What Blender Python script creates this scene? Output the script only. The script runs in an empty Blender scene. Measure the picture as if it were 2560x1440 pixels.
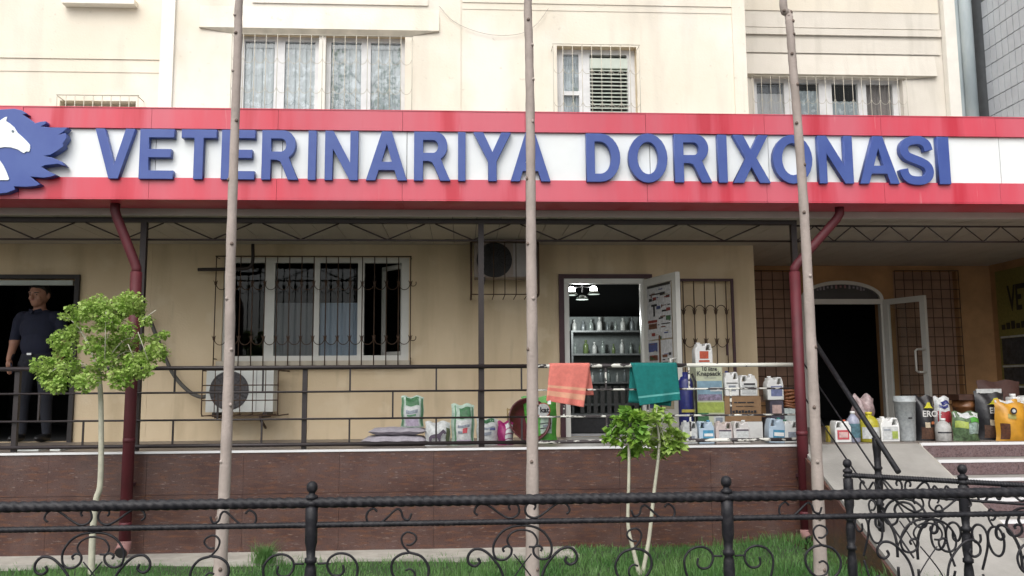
import bpy, bmesh, math, random
import numpy as np
from mathutils import Vector, Matrix
R_ = random.Random(7)
PI = math.pi
sc = bpy.context.scene
C = sc.collection
# ------------------------------------------------------------------ camera
F_PX, CAM_H = 2150.0, 1.55
YAW, PITCH, ROLL = math.atan(F_PX/37000), math.atan(250/F_PX), -0.0072
cam_rot = Matrix.Rotation(-YAW, 3, 'Z') @ Matrix.Rotation(PI/2+PITCH, 3, 'X') @ Matrix.Rotation(ROLL, 3, 'Z')
cd = bpy.data.cameras.new('camera'); cam = bpy.data.objects.new('camera', cd); C.objects.link(cam)
cam.matrix_world = Matrix.Translation((0, 0, CAM_H)) @ cam_rot.to_4x4()
cd.sensor_width = 36; cd.lens = F_PX/2560*36; cd.clip_end = 500; cd.clip_start = 0.05
sc.camera = cam
# ------------------------------------------------------------------ sky, sun, exposure (overcast)
SUN_EL, SUN_AZ = math.radians(52), math.radians(200)      # behind the camera, high
wd = bpy.data.worlds.new('World'); sc.world = wd; wd.use_nodes = True
wn = wd.node_tree.nodes; wl = wd.node_tree.links
bg = wn['Background']
sky = wn.new('ShaderNodeTexSky'); sky.sky_type = 'NISHITA'; sky.sun_disc = False
sky.sun_elevation = SUN_EL; sky.sun_rotation = SUN_AZ; sky.dust_density = 4; sky.air_density = 1.0
hs = wn.new('ShaderNodeHueSaturation'); hs.inputs['Saturation'].default_value = 0.28
wl.new(sky.outputs[0], hs.inputs['Color']); wl.new(hs.outputs[0], bg.inputs['Color'])
bg.inputs['Strength'].default_value = 0.148
sl = bpy.data.lights.new('sun', 'SUN'); sl.energy = 1.1; sl.angle = math.radians(70); sl.color = (1, 0.96, 0.9)
so = bpy.data.objects.new('sun', sl); C.objects.link(so)
so.rotation_euler = Vector((-math.sin(SUN_AZ)*math.cos(SUN_EL), -math.cos(SUN_AZ)*math.cos(SUN_EL), -math.sin(SUN_EL))).to_track_quat('-Z', 'Y').to_euler()
so.location = (0, 0, 20)
vs = sc.view_settings
vs.view_transform = 'Standard'; vs.look = 'None'; vs.gamma = 1; vs.use_curve_mapping = False
vs.exposure = 0.70
sc.cycles.max_bounces = 8; sc.cycles.transparent_max_bounces = 12

# ------------------------------------------------------------------ survey helpers: where a sight line meets a real plane of the place
def ray(x, y): return cam_rot @ Vector(((x-1280)/F_PX, -(y-720)/F_PX, -1))
def at(x, y, Y):
    d = ray(x, y); k = Y/d.y
    return Vector((d.x*k, Y, CAM_H+d.z*k))
def wx(x, Y, y=900): return at(x, y, Y).x
def wz(y, Y, x=1280): return at(x, y, Y).z
def atx(x, y, X):
    d = ray(x, y); k = X/d.x
    return Vector((X, d.y*k, CAM_H+d.z*k))

# ------------------------------------------------------------------ main planes of the place (metres)
FAS, PLAT, POST, WALL, ALC = 7.9, 8.3, 8.45, 10.0, 11.7
PZ, CEIL = 0.985, 3.222
SIDE = 7.48
XR = 3.27          # right end of the porch front, where the ramp starts

# ------------------------------------------------------------------ materials
MATS = {}
def mat(name, col, rough=0.6, var=0.12, scale=6.0, stretch=(1, 1, 1), metal=0.0, bump=0.0, bscale=60, col2=None, detail=4, emit=0, spec=0.5, lo=0.35, hi=0.65, trans=0, alpha=1):
    m = bpy.data.materials.new(name); m.use_nodes = True
    nt = m.node_tree; p = nt.nodes['Principled BSDF']
    p.inputs['Roughness'].default_value = rough; p.inputs['Metallic'].default_value = metal
    p.inputs['Specular IOR Level'].default_value = spec
    p.inputs['Base Color'].default_value = (*col, 1)
    if trans: p.inputs['Subsurface Weight'].default_value = 0
    if emit:
        p.inputs['Emission Color'].default_value = (*col, 1); p.inputs['Emission Strength'].default_value = emit
    if var or col2:
        g = nt.nodes.new('ShaderNodeNewGeometry'); mp = nt.nodes.new('ShaderNodeMapping')
        mp.inputs['Scale'].default_value = stretch
        nt.links.new(g.outputs['Position'], mp.inputs['Vector'])
        n = nt.nodes.new('ShaderNodeTexNoise'); n.inputs['Scale'].default_value = scale; n.inputs['Detail'].default_value = detail
        n.inputs['Roughness'].default_value = 0.6
        nt.links.new(mp.outputs[0], n.inputs['Vector'])
        mr = nt.nodes.new('ShaderNodeMapRange'); mr.inputs['From Min'].default_value = lo; mr.inputs['From Max'].default_value = hi
        nt.links.new(n.outputs['Fac'], mr.inputs['Value'])
        mx = nt.nodes.new('ShaderNodeMix'); mx.data_type = 'RGBA'
        mx.inputs['A'].default_value = (*col, 1)
        c2 = col2 or tuple(c*(1-var) for c in col)
        mx.inputs['B'].default_value = (*c2, 1)
        nt.links.new(mr.outputs[0], mx.inputs['Factor']); nt.links.new(mx.outputs['Result'], p.inputs['Base Color'])
        m['mix'] = mx.name
    if bump:
        n2 = nt.nodes.new('ShaderNodeTexNoise'); n2.inputs['Scale'].default_value = bscale; n2.inputs['Detail'].default_value = 5
        g2 = nt.nodes.new('ShaderNodeNewGeometry'); nt.links.new(g2.outputs['Position'], n2.inputs['Vector'])
        b = nt.nodes.new('ShaderNodeBump'); b.inputs['Strength'].default_value = bump; b.inputs['Distance'].default_value = 0.01
        nt.links.new(n2.outputs['Fac'], b.inputs['Height']); nt.links.new(b.outputs[0], p.inputs['Normal'])
    MATS[name] = m
    return m

def overlay(m, col, scale, stretch, lo, hi, amount=1.0, off=(0, 0, 0)):
    """a second, shaped layer (stains, flakes, speckle) over a material's colour"""
    nt = m.node_tree; p = nt.nodes['Principled BSDF']
    src = p.inputs['Base Color'].links[0].from_socket
    g = nt.nodes.new('ShaderNodeNewGeometry'); mp = nt.nodes.new('ShaderNodeMapping')
    mp.inputs['Scale'].default_value = stretch; mp.inputs['Location'].default_value = off
    nt.links.new(g.outputs['Position'], mp.inputs['Vector'])
    n = nt.nodes.new('ShaderNodeTexNoise'); n.inputs['Scale'].default_value = scale; n.inputs['Detail'].default_value = 6
    nt.links.new(mp.outputs[0], n.inputs['Vector'])
    mr = nt.nodes.new('ShaderNodeMapRange'); mr.inputs['From Min'].default_value = lo; mr.inputs['From Max'].default_value = hi
    mr.inputs['To Max'].default_value = amount
    nt.links.new(n.outputs['Fac'], mr.inputs['Value'])
    mx = nt.nodes.new('ShaderNodeMix'); mx.data_type = 'RGBA'; mx.inputs['B'].default_value = (*col, 1)
    nt.links.new(mr.outputs[0], mx.inputs['Factor']); nt.links.new(src, mx.inputs['A'])
    nt.links.new(mx.outputs['Result'], p.inputs['Base Color'])
    return m

plaster = mat('cream_plaster', (0.66, 0.54, 0.37), 0.9, col2=(0.60, 0.48, 0.315), scale=1.3, bump=0.25, bscale=45)
overlay(plaster, (0.44, 0.35, 0.22), 1.3, (2.6, 2.2, 0.30), 0.50, 0.68, 0.6)
overlay(plaster, (0.33, 0.27, 0.18), 3.0, (2.0, 1, 0.35), 0.60, 0.75, 0.4, (1, 4, 6))
overlay(plaster, (0.70, 0.60, 0.44), 2.2, (1, 1, 1), 0.55, 0.62, 0.4, (9, 4, 3))
overlay(plaster, (0.40, 0.31, 0.14), 0.7, (2.5, 1, 0.25), 0.62, 0.8, 0.5, (3, 1, 2))
plaster_up = mat('pale_cream_plaster', (0.73, 0.675, 0.575), 0.9, col2=(0.69, 0.63, 0.52), scale=1.1, bump=0.2, bscale=45)
overlay(plaster_up, (0.52, 0.48, 0.41), 1.4, (2.0, 2, 0.4), 0.50, 0.72, 0.55)
overlay(plaster_up, (0.50, 0.46, 0.39), 5.5, (3.0, 1, 0.16), 0.62, 0.76, 0.22, (2, 5, 1))
overlay(plaster_up, (0.78, 0.75, 0.70), 0.8, (1, 1, .8), 0.5, 0.6, 0.5, (7, 2, 1))
overlay(plaster_up, (0.50, 0.46, 0.38), 14, (1, 1, 1), 0.66, 0.74, 0.5)
trim_white = mat('white_trim_paint', (0.80, 0.77, 0.70), 0.8, 0.08, scale=4, bump=0.15)
hood_grey = mat('grey_hood_plaster', (0.52, 0.47, 0.38), 0.9, 0.25, scale=5)  # darker plaster tone for hood undersides, sill and recess
plaster_grey = mat('grey_cream_plaster', (0.68, 0.64, 0.57), 0.9, col2=(0.62, 0.58, 0.51), scale=1.5, bump=0.2)
overlay(plaster_grey, (0.48, 0.45, 0.39), 1.6, (4, 2, 0.5), 0.54, 0.75, 0.5)
orange_wall = mat('orange_plaster', (0.44, 0.25, 0.115), 0.9, 0.3, scale=2.5)
brown_glass = mat('brown_curtained_glass', (0.36, 0.22, 0.15), 0.6, 0.3, scale=3)
red_acp = mat('red_composite_panel', (0.56, 0.040, 0.070), 0.38, col2=(0.52, 0.075, 0.11), scale=1.6, stretch=(2.2, 1, .35))
overlay(red_acp, (0.55, 0.11, 0.15), 1.1, (1.3, 1, 0.3), 0.46, 0.62, 0.65)
overlay(red_acp, (0.62, 0.40, 0.40), 9, (2.2, 1, 0.10), 0.67, 0.74, 0.5, (1, 2, 8))
overlay(red_acp, (0.45, 0.008, 0.028), 1.6, (1.8, 1, 0.15), 0.56, 0.66, 0.85, (5, 0, 2))
white_acp = mat('white_composite_panel', (0.74, 0.77, 0.77), 0.4, 0.06, scale=2)
blue_letter = mat('blue_acrylic', (0.029, 0.062, 0.26), 0.42, col2=(0.045, 0.085, 0.29), scale=3)
emblem_white = mat('emblem_white', (0.76, 0.80, 0.80), 0.5, 0.04)
eye_grey = mat('emblem_eye', (0.12, 0.16, 0.2), 0.6, 0)
ceil_mat = mat('grey_ceiling_panel', (0.44, 0.40, 0.34), 0.55, 0.12, scale=3)
trim_grey = mat('grey_soffit_trim', (0.42, 0.39, 0.36), 0.6, 0.1, scale=4)
roof_mat = mat('zinc_roof', (0.35, 0.35, 0.36), 0.5, 0.2, metal=0.6)
dark_steel = mat('dark_brown_steel', (0.020, 0.011, 0.010), 0.5, 0.4, scale=20)
rail_steel = mat('worn_black_rail', (0.020, 0.014, 0.015), 0.5, 0.3, scale=25)
black_iron = mat('black_enamel_iron', (0.010, 0.010, 0.013), 0.5, 0.3, scale=15, spec=.28, bump=0.2, bscale=120)
overlay(black_iron, (0.032, 0.030, 0.033), 30, (1, 1, 1), 0.46, 0.66, 0.6)
rust_iron = mat('rusty_brown_iron', (0.045, 0.026, 0.017), 0.75, col2=(0.075, 0.038, 0.018), scale=18)
cream_iron = mat('cream_painted_iron', (0.46, 0.43, 0.36), 0.6, 0.15, scale=12)
peel = mat('peeling_white_rail', (0.035, 0.028, 0.03), 0.6, 0.2, scale=25)
overlay(peel, (0.58, 0.58, 0.53), 11, (0.9, 2, 2), 0.50, 0.54, 1.0)
white_rail = mat('white_flaking_rail', (0.62, 0.62, 0.56), 0.6, col2=(0.10, 0.09, 0.09), scale=22, lo=0.60, hi=0.66)
maroon = mat('maroon_pipe_paint', (0.095, 0.010, 0.017), 0.62, 0.3, scale=5)
maroon_dark = mat('dark_maroon_paint', (0.055, 0.016, 0.024), 0.55, 0.3, scale=9)
pipe_pink = mat('faded_pipe_end', (0.30, 0.16, 0.15), 0.7, 0.2)
granite = mat('brown_granite', (0.060, 0.029, 0.025), 0.30, col2=(0.090, 0.052, 0.046), scale=2.6, stretch=(1, 1, 1.6), detail=8)
overlay(granite, (0.14, 0.060, 0.032), 20, (0.35, 1, 2.0), 0.50, 0.66, 0.65)
overlay(granite, (0.15, 0.12, 0.11), 1.7, (1.5, 1, 0.5), 0.58, 0.75, 0.35, (4, 4, 4))
overlay(granite, (0.030, 0.016, 0.016), 90, (1, 1, 1), 0.55, 0.66, 0.75)
overlay(granite, (0.20, 0.15, 0.13), 55, (0.3, 1, 1.6), 0.63, 0.70, 0.7)
granite_grey = mat('grey_brown_granite', (0.12, 0.075, 0.075), 0.3, col2=(0.16, 0.115, 0.12), scale=40, detail=6)
overlay(granite_grey, (0.04, 0.025, 0.028), 90, (1, 1, 1), 0.52, 0.66, 0.8)
alu_trim = mat('white_aluminium_edge', (0.66, 0.66, 0.67), 0.3, 0.06)
floor_tile = mat('porch_floor_tile', (0.20, 0.17, 0.15), 0.45, 0.25, scale=5)
concrete = mat('ramp_concrete', (0.285, 0.275, 0.255), 0.85, 0.22, scale=3, bump=0.3)
kerb_con = mat('kerb_concrete', (0.36, 0.34, 0.30), 0.9, 0.25, scale=6, bump=0.5)
paving = mat('light_paving', (0.29, 0.28, 0.265), 0.85, 0.2, scale=4, bump=0.3)
asphalt = mat('asphalt', (0.075, 0.072, 0.068), 0.9, 0.3, scale=8, bump=0.4)
soil = mat('lawn_soil', (0.035, 0.062, 0.022), 0.95, 0.4, scale=7)
grass_m = mat('grass_blade', (0.065, 0.185, 0.042), 0.55, col2=(0.15, 0.28, 0.085), scale=1.7, detail=5)
leaf_m = mat('fresh_leaf', (0.23, 0.39, 0.06), 0.5, col2=(0.42, 0.54, 0.16), scale=9)
leaf_m2 = mat('yellow_green_leaf', (0.28, 0.45, 0.06), 0.5, col2=(0.16, 0.34, 0.06), scale=8)
for lm_ in (leaf_m, leaf_m2, grass_m):      # thin leaves let light through
    nt = lm_.node_tree; p = nt.nodes['Principled BSDF']; tl = nt.nodes.new('ShaderNodeBsdfTranslucent'); ms = nt.nodes.new('ShaderNodeMixShader'); ms.inputs[0].default_value = .38
    nt.links.new(p.inputs['Base Color'].links[0].from_socket, tl.inputs[0]); nt.links.new(p.outputs[0], ms.inputs[1]); nt.links.new(tl.outputs[0], ms.inputs[2])
    nt.links.new(ms.outputs[0], nt.nodes['Material Output'].inputs['Surface'])
bark = mat('pinkish_grey_bark', (0.355, 0.30, 0.27), 0.85, col2=(0.27, 0.23, 0.205), scale=9, stretch=(1, 1, .5), bump=0.4, bscale=50)
bark_pale = mat('pale_green_bark', (0.44, 0.43, 0.34), 0.8, 0.2, scale=12, bump=0.3)
knot_m = mat('bark_knot', (0.16, 0.12, 0.10), 0.9, 0.3)
pvc = mat('white_pvc', (0.62, 0.62, 0.58), 0.35, 0.06)
old_white = mat('old_white_window_paint', (0.68, 0.68, 0.68), 0.5, 0.12, scale=8)
dark_room = mat('dim_interior_shade', (0.05, 0.05, 0.052), 0.9, 0.1)  # room darkness put into the surface colour
black_room = mat('dark_interior_shade', (0.034, 0.036, 0.038), 0.9, 0.1)  # near black: unlit interior painted in as colour
lace = mat('lace_curtain', (0.38, 0.41, 0.43), 0.9, col2=(0.30, 0.33, 0.35), scale=16, stretch=(1, 1, .18))
overlay(lace, (0.52, 0.55, 0.58), 11, (1, 1, 1), 0.53, 0.6, 0.8)
blue_reflection = mat('blue_grey_pane_reflection', (0.62, 0.69, 0.80), 0.9, 0.12, scale=14, stretch=(1, 1, .1))  # pane reflection put into a flat colour
grey_curtain_reflection = mat('grey_cloth_and_reflection', (0.42, 0.40, 0.40), 0.9, 0.12, scale=14, stretch=(1, 1, .1))  # cloth in the right bay; pane reflection as colour in the lower window
louvre = mat('pale_green_louvre', (0.52, 0.57, 0.50), 0.5, 0.1)
ac_white = mat('air_conditioner_white', (0.60, 0.62, 0.59), 0.45, 0.1, scale=4)
ac_dirty = mat('dirty_air_conditioner', (0.30, 0.25, 0.22), 0.6, 0.3, scale=4)
fan_dark = mat('fan_black_plastic', (0.014, 0.013, 0.014), 0.6, 0.2)
fan_grey = mat('fan_grey_plastic', (0.085, 0.080, 0.085), 0.6, 0.2)
hose_m = mat('grey_insulation', (0.10, 0.095, 0.085), 0.8, 0.2)
grey_tile = mat('grey_glazed_tile', (0.46, 0.49, 0.52), 0.4, col2=(0.40, 0.42, 0.45), scale=3)
tile_joint = mat('dark_tile_joint', (0.13, 0.14, 0.15), 0.9, 0.2)
grey_pipe = mat('weathered_grey_pipe', (0.40, 0.45, 0.46), 0.6, col2=(0.28, 0.33, 0.35), scale=3, stretch=(1, 1, .3))
bulb_m = mat('lit_bulb', (1.0, 0.98, 0.93), 0.5, 0, emit=14)
shade_m = mat('lamp_shade_glass', (0.25, 0.28, 0.26), 0.3, 0)
steel_grey = mat('grey_metal', (0.30, 0.31, 0.33), 0.4, 0.1)
skin_m = mat('skin', (0.31, 0.155, 0.10), 0.55, 0.1, scale=20)
shirt_m = mat('navy_shirt', (0.0045, 0.0075, 0.026), 0.85, 0.2, scale=12)
trouser_m = mat('dark_trousers', (0.008, 0.010, 0.018), 0.85, 0.2, scale=12)
shoe_m = mat('black_shoe', (0.008, 0.008, 0.009), 0.4, 0)
hair_m = mat('black_hair', (0.010, 0.008, 0.007), 0.6, 0.3, scale=60)
buckle_m = mat('steel_buckle', (0.6, 0.62, 0.62), 0.25, 0, metal=0.9)
lip_m = mat('lip', (0.22, 0.085, 0.065), 0.5, 0)
white_tile = mat('white_threshold_tile', (0.66, 0.70, 0.68), 0.4, 0.08)

def plain(name, col, rough=0.5, var=0.30, scale=28): return MATS.get(name) or mat(name, col, rough, var, scale=scale, bump=0.35, bscale=22)
def glass_mat(name, tint, ior=1.5, rough=0.02, op=0.0):
    m = bpy.data.materials.new(name); m.use_nodes = True
    nt = m.node_tree; out = nt.nodes['Material Output']; nt.nodes.remove(nt.nodes['Principled BSDF'])
    tr = nt.nodes.new('ShaderNodeBsdfTransparent'); tr.inputs[0].default_value = (*tint, 1)
    gl = nt.nodes.new('ShaderNodeBsdfGlossy'); gl.inputs['Roughness'].default_value = rough
    fr = nt.nodes.new('ShaderNodeFresnel'); fr.inputs['IOR'].default_value = ior
    mx = nt.nodes.new('ShaderNodeMixShader')
    ge = nt.nodes.new('ShaderNodeNewGeometry'); sel = nt.nodes.new('ShaderNodeMix')     # same reflectance from both faces of the thin pane
    sel.inputs['A'].default_value = ior; sel.inputs['B'].default_value = 1/ior
    nt.links.new(ge.outputs['Backfacing'], sel.inputs['Factor']); nt.links.new(sel.outputs['Result'], fr.inputs['IOR'])
    nt.links.new(fr.outputs[0], mx.inputs[0]); nt.links.new(tr.outputs[0], mx.inputs[1]); nt.links.new(gl.outputs[0], mx.inputs[2])
    nt.links.new(mx.outputs[0], out.inputs['Surface'])
    MATS[name] = m
    return m
glass = glass_mat('window_glass', (0.95, 0.97, 0.97), 1.6)
glass_dark = glass_mat('tinted_glass', (0.72, 0.75, 0.76), 1.28)

# ------------------------------------------------------------------ mesh helpers
ORG = {}
class MB:
    def __init__(s): s.v = []; s.f = []; s.m = []; s.s = []
    def add(s, vs_, fs_, mi=0, smooth=False):
        b = len(s.v); s.v += [tuple(p) for p in vs_]
        for f in fs_: s.f.append([i+b for i in f]); s.m.append(mi); s.s.append(smooth)
        return s
    def box(s, x0, x1, y0, y1, z0, z1, mi=0):
        return s.add([(x0,y0,z0),(x1,y0,z0),(x1,y1,z0),(x0,y1,z0),(x0,y0,z1),(x1,y0,z1),(x1,y1,z1),(x0,y1,z1)],
                     [(0,3,2,1),(4,5,6,7),(0,1,5,4),(1,2,6,5),(2,3,7,6),(3,0,4,7)], mi)
    def bar(s, p, q, w, h=None, mi=0):
        p, q = Vector(p), Vector(q); h = h or w
        d = (q-p).normalized(); up = Vector((0,0,1)) if abs(d.z) < .9 else Vector((0,1,0))
        a = d.cross(up).normalized()*w/2; b = a.cross(d).normalized()*h/2
        vs_ = [p-a-b, p+a-b, p+a+b, p-a+b, q-a-b, q+a-b, q+a+b, q-a+b]
        return s.add(vs_, [(0,1,2,3),(7,6,5,4),(4,5,1,0),(5,6,2,1),(6,7,3,2),(7,4,0,3)], mi)
    def tube(s, pts, r, n=8, mi=0, closed=False):
        pts = [Vector(p) for p in pts]; k = len(pts)
        rs = r if isinstance(r, (list, tuple)) else [r]*k
        b = len(s.v); prev = None
        for i, p in enumerate(pts):
            t = (pts[min(i+1,k-1)]-pts[max(i-1,0)])
            if closed: t = pts[(i+1) % k]-pts[i-1]
            t = t.normalized() if t.length > 1e-9 else Vector((0,0,1))
            if prev is None:
                u = t.cross(Vector((0,1,0)) if abs(t.y) < .9 else Vector((1,0,0))).normalized()
            else:
                u = (prev - t*prev.dot(t)); u = u.normalized() if u.length > 1e-6 else prev
            prev = u; w = t.cross(u)
            for j in range(n):
                a = 2*PI*j/n
                s.v.append(tuple(p+(u*math.cos(a)+w*math.sin(a))*rs[i]))
        m = k if closed else k-1
        for i in range(m):
            i2 = (i+1) % k
            for j in range(n):
                s.f.append([b+i*n+j, b+i*n+(j+1) % n, b+i2*n+(j+1) % n, b+i2*n+j]); s.m.append(mi); s.s.append(True)
        if not closed:
            s.f.append([b+j for j in range(n)][::-1]); s.m.append(mi); s.s.append(False)
            s.f.append([b+(k-1)*n+j for j in range(n)]); s.m.append(mi); s.s.append(False)
        return s
    def lathe(s, prof, c, n=14, mi=0, smooth=True):
        b = len(s.v)
        for r, z in prof:
            for j in range(n):
                a = 2*PI*j/n; s.v.append((c[0]+r*math.cos(a), c[1]+r*math.sin(a), c[2]+z))
        for i in range(len(prof)-1):
            for j in range(n):
                s.f.append([b+i*n+j, b+i*n+(j+1) % n, b+(i+1)*n+(j+1) % n, b+(i+1)*n+j]); s.m.append(mi); s.s.append(smooth)
        s.f.append([b+j for j in range(n)][::-1]); s.m.append(mi); s.s.append(False)
        s.f.append([b+(len(prof)-1)*n+j for j in range(n)]); s.m.append(mi); s.s.append(False)
        return s
    def disc_y(s, c, r, y0, y1, n=28, mi=0, r2=None):
        """a short cylinder whose axis runs along Y"""
        r2 = r if r2 is None else r2
        vs_ = [(c[0]+r*math.cos(2*PI*j/n), y0, c[1]+r*math.sin(2*PI*j/n)) for j in range(n)] + [(c[0]+r2*math.cos(2*PI*j/n), y1, c[1]+r2*math.sin(2*PI*j/n)) for j in range(n)]
        return s.add(vs_, [tuple(range(n)), tuple(range(2*n-1, n-1, -1))] + [(j, j+n, (j+1) % n+n, (j+1) % n) for j in range(n)], mi)
    def prism(s, poly, y0, y1, mi=0):
        n = len(poly)
        return s.add([(x, y0, z) for x, z in poly]+[(x, y1, z) for x, z in poly],
                     [tuple(range(n)), tuple(range(2*n-1, n-1, -1))]+[(i, i+n, (i+1) % n+n, (i+1) % n) for i in range(n)], mi)
    def grid(s, fn, nu, nv, mi=0, smooth=True, mfn=None):
        b = len(s.v)
        for j in range(nv+1):
            for i in range(nu+1): s.v.append(tuple(fn(i/nu, j/nv)))
        for j in range(nv):
            for i in range(nu):
                a = b+j*(nu+1)+i
                s.f.append([a, a+1, a+nu+2, a+nu+1]); s.m.append(mfn((i+.5)/nu, (j+.5)/nv) if mfn else mi); s.s.append(smooth)
        return s
    def mesh(s, name, mats, org=(0,0,0)):
        me = bpy.data.meshes.new(name)
        o = Vector(org)
        me.from_pydata([tuple(Vector(p)-o) for p in s.v], [], s.f)
        me.polygons.foreach_set('use_smooth', s.s)
        ms = mats if isinstance(mats, (list, tuple)) else [mats]
        for m in ms: me.materials.append(m)
        if len(ms) > 1: me.polygons.foreach_set('material_index', s.m)
        me.update()
        bm = bmesh.new(); bm.from_mesh(me); bmesh.ops.recalc_face_normals(bm, faces=bm.faces); bm.to_mesh(me); bm.free()
        return me
    def build(s, name, mats, parent=None, org=None):
        if parent is not None: org = ORG[parent.as_pointer()]
        elif org is None:
            a = np.array(s.v); org = ((a[:,0].min()+a[:,0].max())/2, (a[:,1].min()+a[:,1].max())/2, a[:,2].min())
        return link(name, s.mesh(name, mats, org), parent, org)
def link(name, me, parent=None, org=(0,0,0), off=None):
    o = bpy.data.objects.new(name, me); C.objects.link(o)
    ORG[o.as_pointer()] = tuple(org)
    if parent is not None:
        o.parent = parent
        if off is not None: o.location = off
    else: o.location = org
    return o
def tag(o, label=None, cat=None, group=None, kind=None):
    if label: o['label'] = label
    if cat: o['category'] = cat
    if group: o['group'] = group
    if kind: o['kind'] = kind
    return o
def thing(name, label, cat, loc=(0,0,0), group=None, local=False):
    o = bpy.data.objects.new(name, None); C.objects.link(o); o.location = loc; o.empty_display_size = 0.1
    ORG[o.as_pointer()] = (0,0,0) if local else tuple(loc)
    return tag(o, label, cat, group)
def bx(name, m, parent, *a): return MB().box(*a).build(name, m, parent)
def catmull(pts, n=6):
    P = [Vector(p) for p in pts]; P = [2*P[0]-P[1]]+P+[2*P[-1]-P[-2]]; out = []
    for i in range(1, len(P)-2):
        for k in range(n):
            t = k/n; a, b, c, d = P[i-1], P[i], P[i+1], P[i+2]
            out.append(0.5*((2*b)+(c-a)*t+(2*a-5*b+4*c-d)*t*t+(3*b-a-3*c+d)*t**3))
    return out+[P[-2]]
def outline_mesh(name, outlines, depth, m, bevel=0.0, org=(0,0,0), y=0.0):
    """closed outlines in (x, z), holes allowed, given thickness along +Y from y"""
    cu = bpy.data.curves.new(name, 'CURVE'); cu.dimensions = '2D'; cu.fill_mode = 'BOTH'
    cu.extrude = max(depth/2-bevel, 1e-4); cu.bevel_depth = bevel; cu.bevel_resolution = 2; cu.offset = -bevel
    for ol in outlines:
        sp = cu.splines.new('POLY'); sp.points.add(len(ol)-1); sp.use_cyclic_u = True
        for p, (x, z) in zip(sp.points, ol): p.co = (x, z, 0, 1)
    o = bpy.data.objects.new('tmp', cu); C.objects.link(o)
    me = bpy.data.meshes.new_from_object(o.evaluated_get(bpy.context.evaluated_depsgraph_get()))
    bpy.data.objects.remove(o); bpy.data.curves.remove(cu)
    for v in me.vertices:
        x, zz, t = v.co; v.co = (x-org[0], y+depth/2-t-org[1], zz-org[2])
    me.name = name; me.materials.clear(); me.materials.append(m); me.update()
    return me
TXT = {}
def text(s, size, m, parent, loc, rot=(PI/2, 0, 0), bold=0.0, align='CENTER', name='lettering', xs=1.0):
    """flat printed lettering laid 1.5 mm proud of what carries it; loc is local to parent"""
    cu = bpy.data.curves.new(name, 'FONT'); cu.body = s; cu.size = size; cu.align_x = align; cu.align_y = 'CENTER'
    cu.extrude = 0.0007; cu.offset = bold; cu.resolution_u = 3
    o = bpy.data.objects.new('tmp', cu); C.objects.link(o)
    me = bpy.data.meshes.new_from_object(o.evaluated_get(bpy.context.evaluated_depsgraph_get()))
    bpy.data.objects.remove(o); bpy.data.curves.remove(cu)
    me.materials.clear(); me.materials.append(m); me.name = name
    o = link(name, me, parent, (0,0,0)); o.location = loc; o.rotation_euler = rot; o.scale = (xs, 1, 1)
    return o
def wall_mesh(x0, x1, z0, z1, y0, y1, holes):
    """a wall of real thickness with openings; only outer faces are made"""
    xs = sorted({x0, x1, *[h[0] for h in holes], *[h[1] for h in holes]}); zs = sorted({z0, z1, *[h[2] for h in holes], *[h[3] for h in holes]})
    xs = [x for x in xs if x0 <= x <= x1]; zs = [z for z in zs if z0 <= z <= z1]
    nx, nz = len(xs)-1, len(zs)-1
    solid = [[not any(h[0]-1e-6 <= xs[i] and xs[i+1] <= h[1]+1e-6 and h[2]-1e-6 <= zs[j] and zs[j+1] <= h[3]+1e-6 for h in holes) for j in range(nz)] for i in range(nx)]
    S = lambda i, j: 0 <= i < nx and 0 <= j < nz and solid[i][j]
    mb = MB()
    for i in range(nx):
        for j in range(nz):
            if not solid[i][j]: continue
            a, b, c, d = xs[i], xs[i+1], zs[j], zs[j+1]
            mb.add([(a,y0,c),(b,y0,c),(b,y0,d),(a,y0,d)], [(0,1,2,3)]); mb.add([(a,y1,c),(b,y1,c),(b,y1,d),(a,y1,d)], [(3,2,1,0)])
            if not S(i-1,j): mb.add([(a,y0,c),(a,y1,c),(a,y1,d),(a,y0,d)], [(3,2,1,0)])
            if not S(i+1,j): mb.add([(b,y0,c),(b,y1,c),(b,y1,d),(b,y0,d)], [(0,1,2,3)])
            if not S(i,j-1): mb.add([(a,y0,c),(b,y0,c),(b,y1,c),(a,y1,c)], [(3,2,1,0)])
            if not S(i,j+1): mb.add([(a,y0,d),(b,y0,d),(b,y1,d),(a,y1,d)], [(0,1,2,3)])
    return mb

# ================================================================== THE SETTING: ground, paving, lawn
def smooth(a, b, x): t = min(1, max(0, (x-a)/(b-a))); return t*t*(3-2*t)
tag(MB().grid(lambda u, v: (-150+300*u, -150+300*v, -0.02), 30, 30, smooth=False).build('ground', asphalt, org=(0,0,0)), kind='structure')
tag(MB().box(3.0, 9.0, 2.5, 8.6, -0.3, 0.012).build('pavement', paving, org=(6,5,0)), kind='structure')
def lawn_z(x, y): return 0.01 + 0.03*smooth(7.4, 8.3, y) + 0.07*smooth(2.2, 3.3, x) + 0.012*math.sin(3*x+1)*math.sin(2.2*y)
LX0, LX1, LY0, LY1 = -6.5, 3.25, 4.5, 8.3
def lawn_edge(y): return LX1 + 0.42*smooth(7.3, 6.2, y) if y < 7.3 else LX1
lawn = MB().grid(lambda u, v: (lambda y: (lambda x: (x, y, lawn_z(x, y)*min(1, (lawn_edge(y)-x)*4+.1)))(LX0+(lawn_edge(y)-LX0)*u))(LY0+(LY1-LY0)*v), 60, 26)
tag(lawn.build('lawn', soil, org=(0,6,0)), kind='structure')
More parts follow.
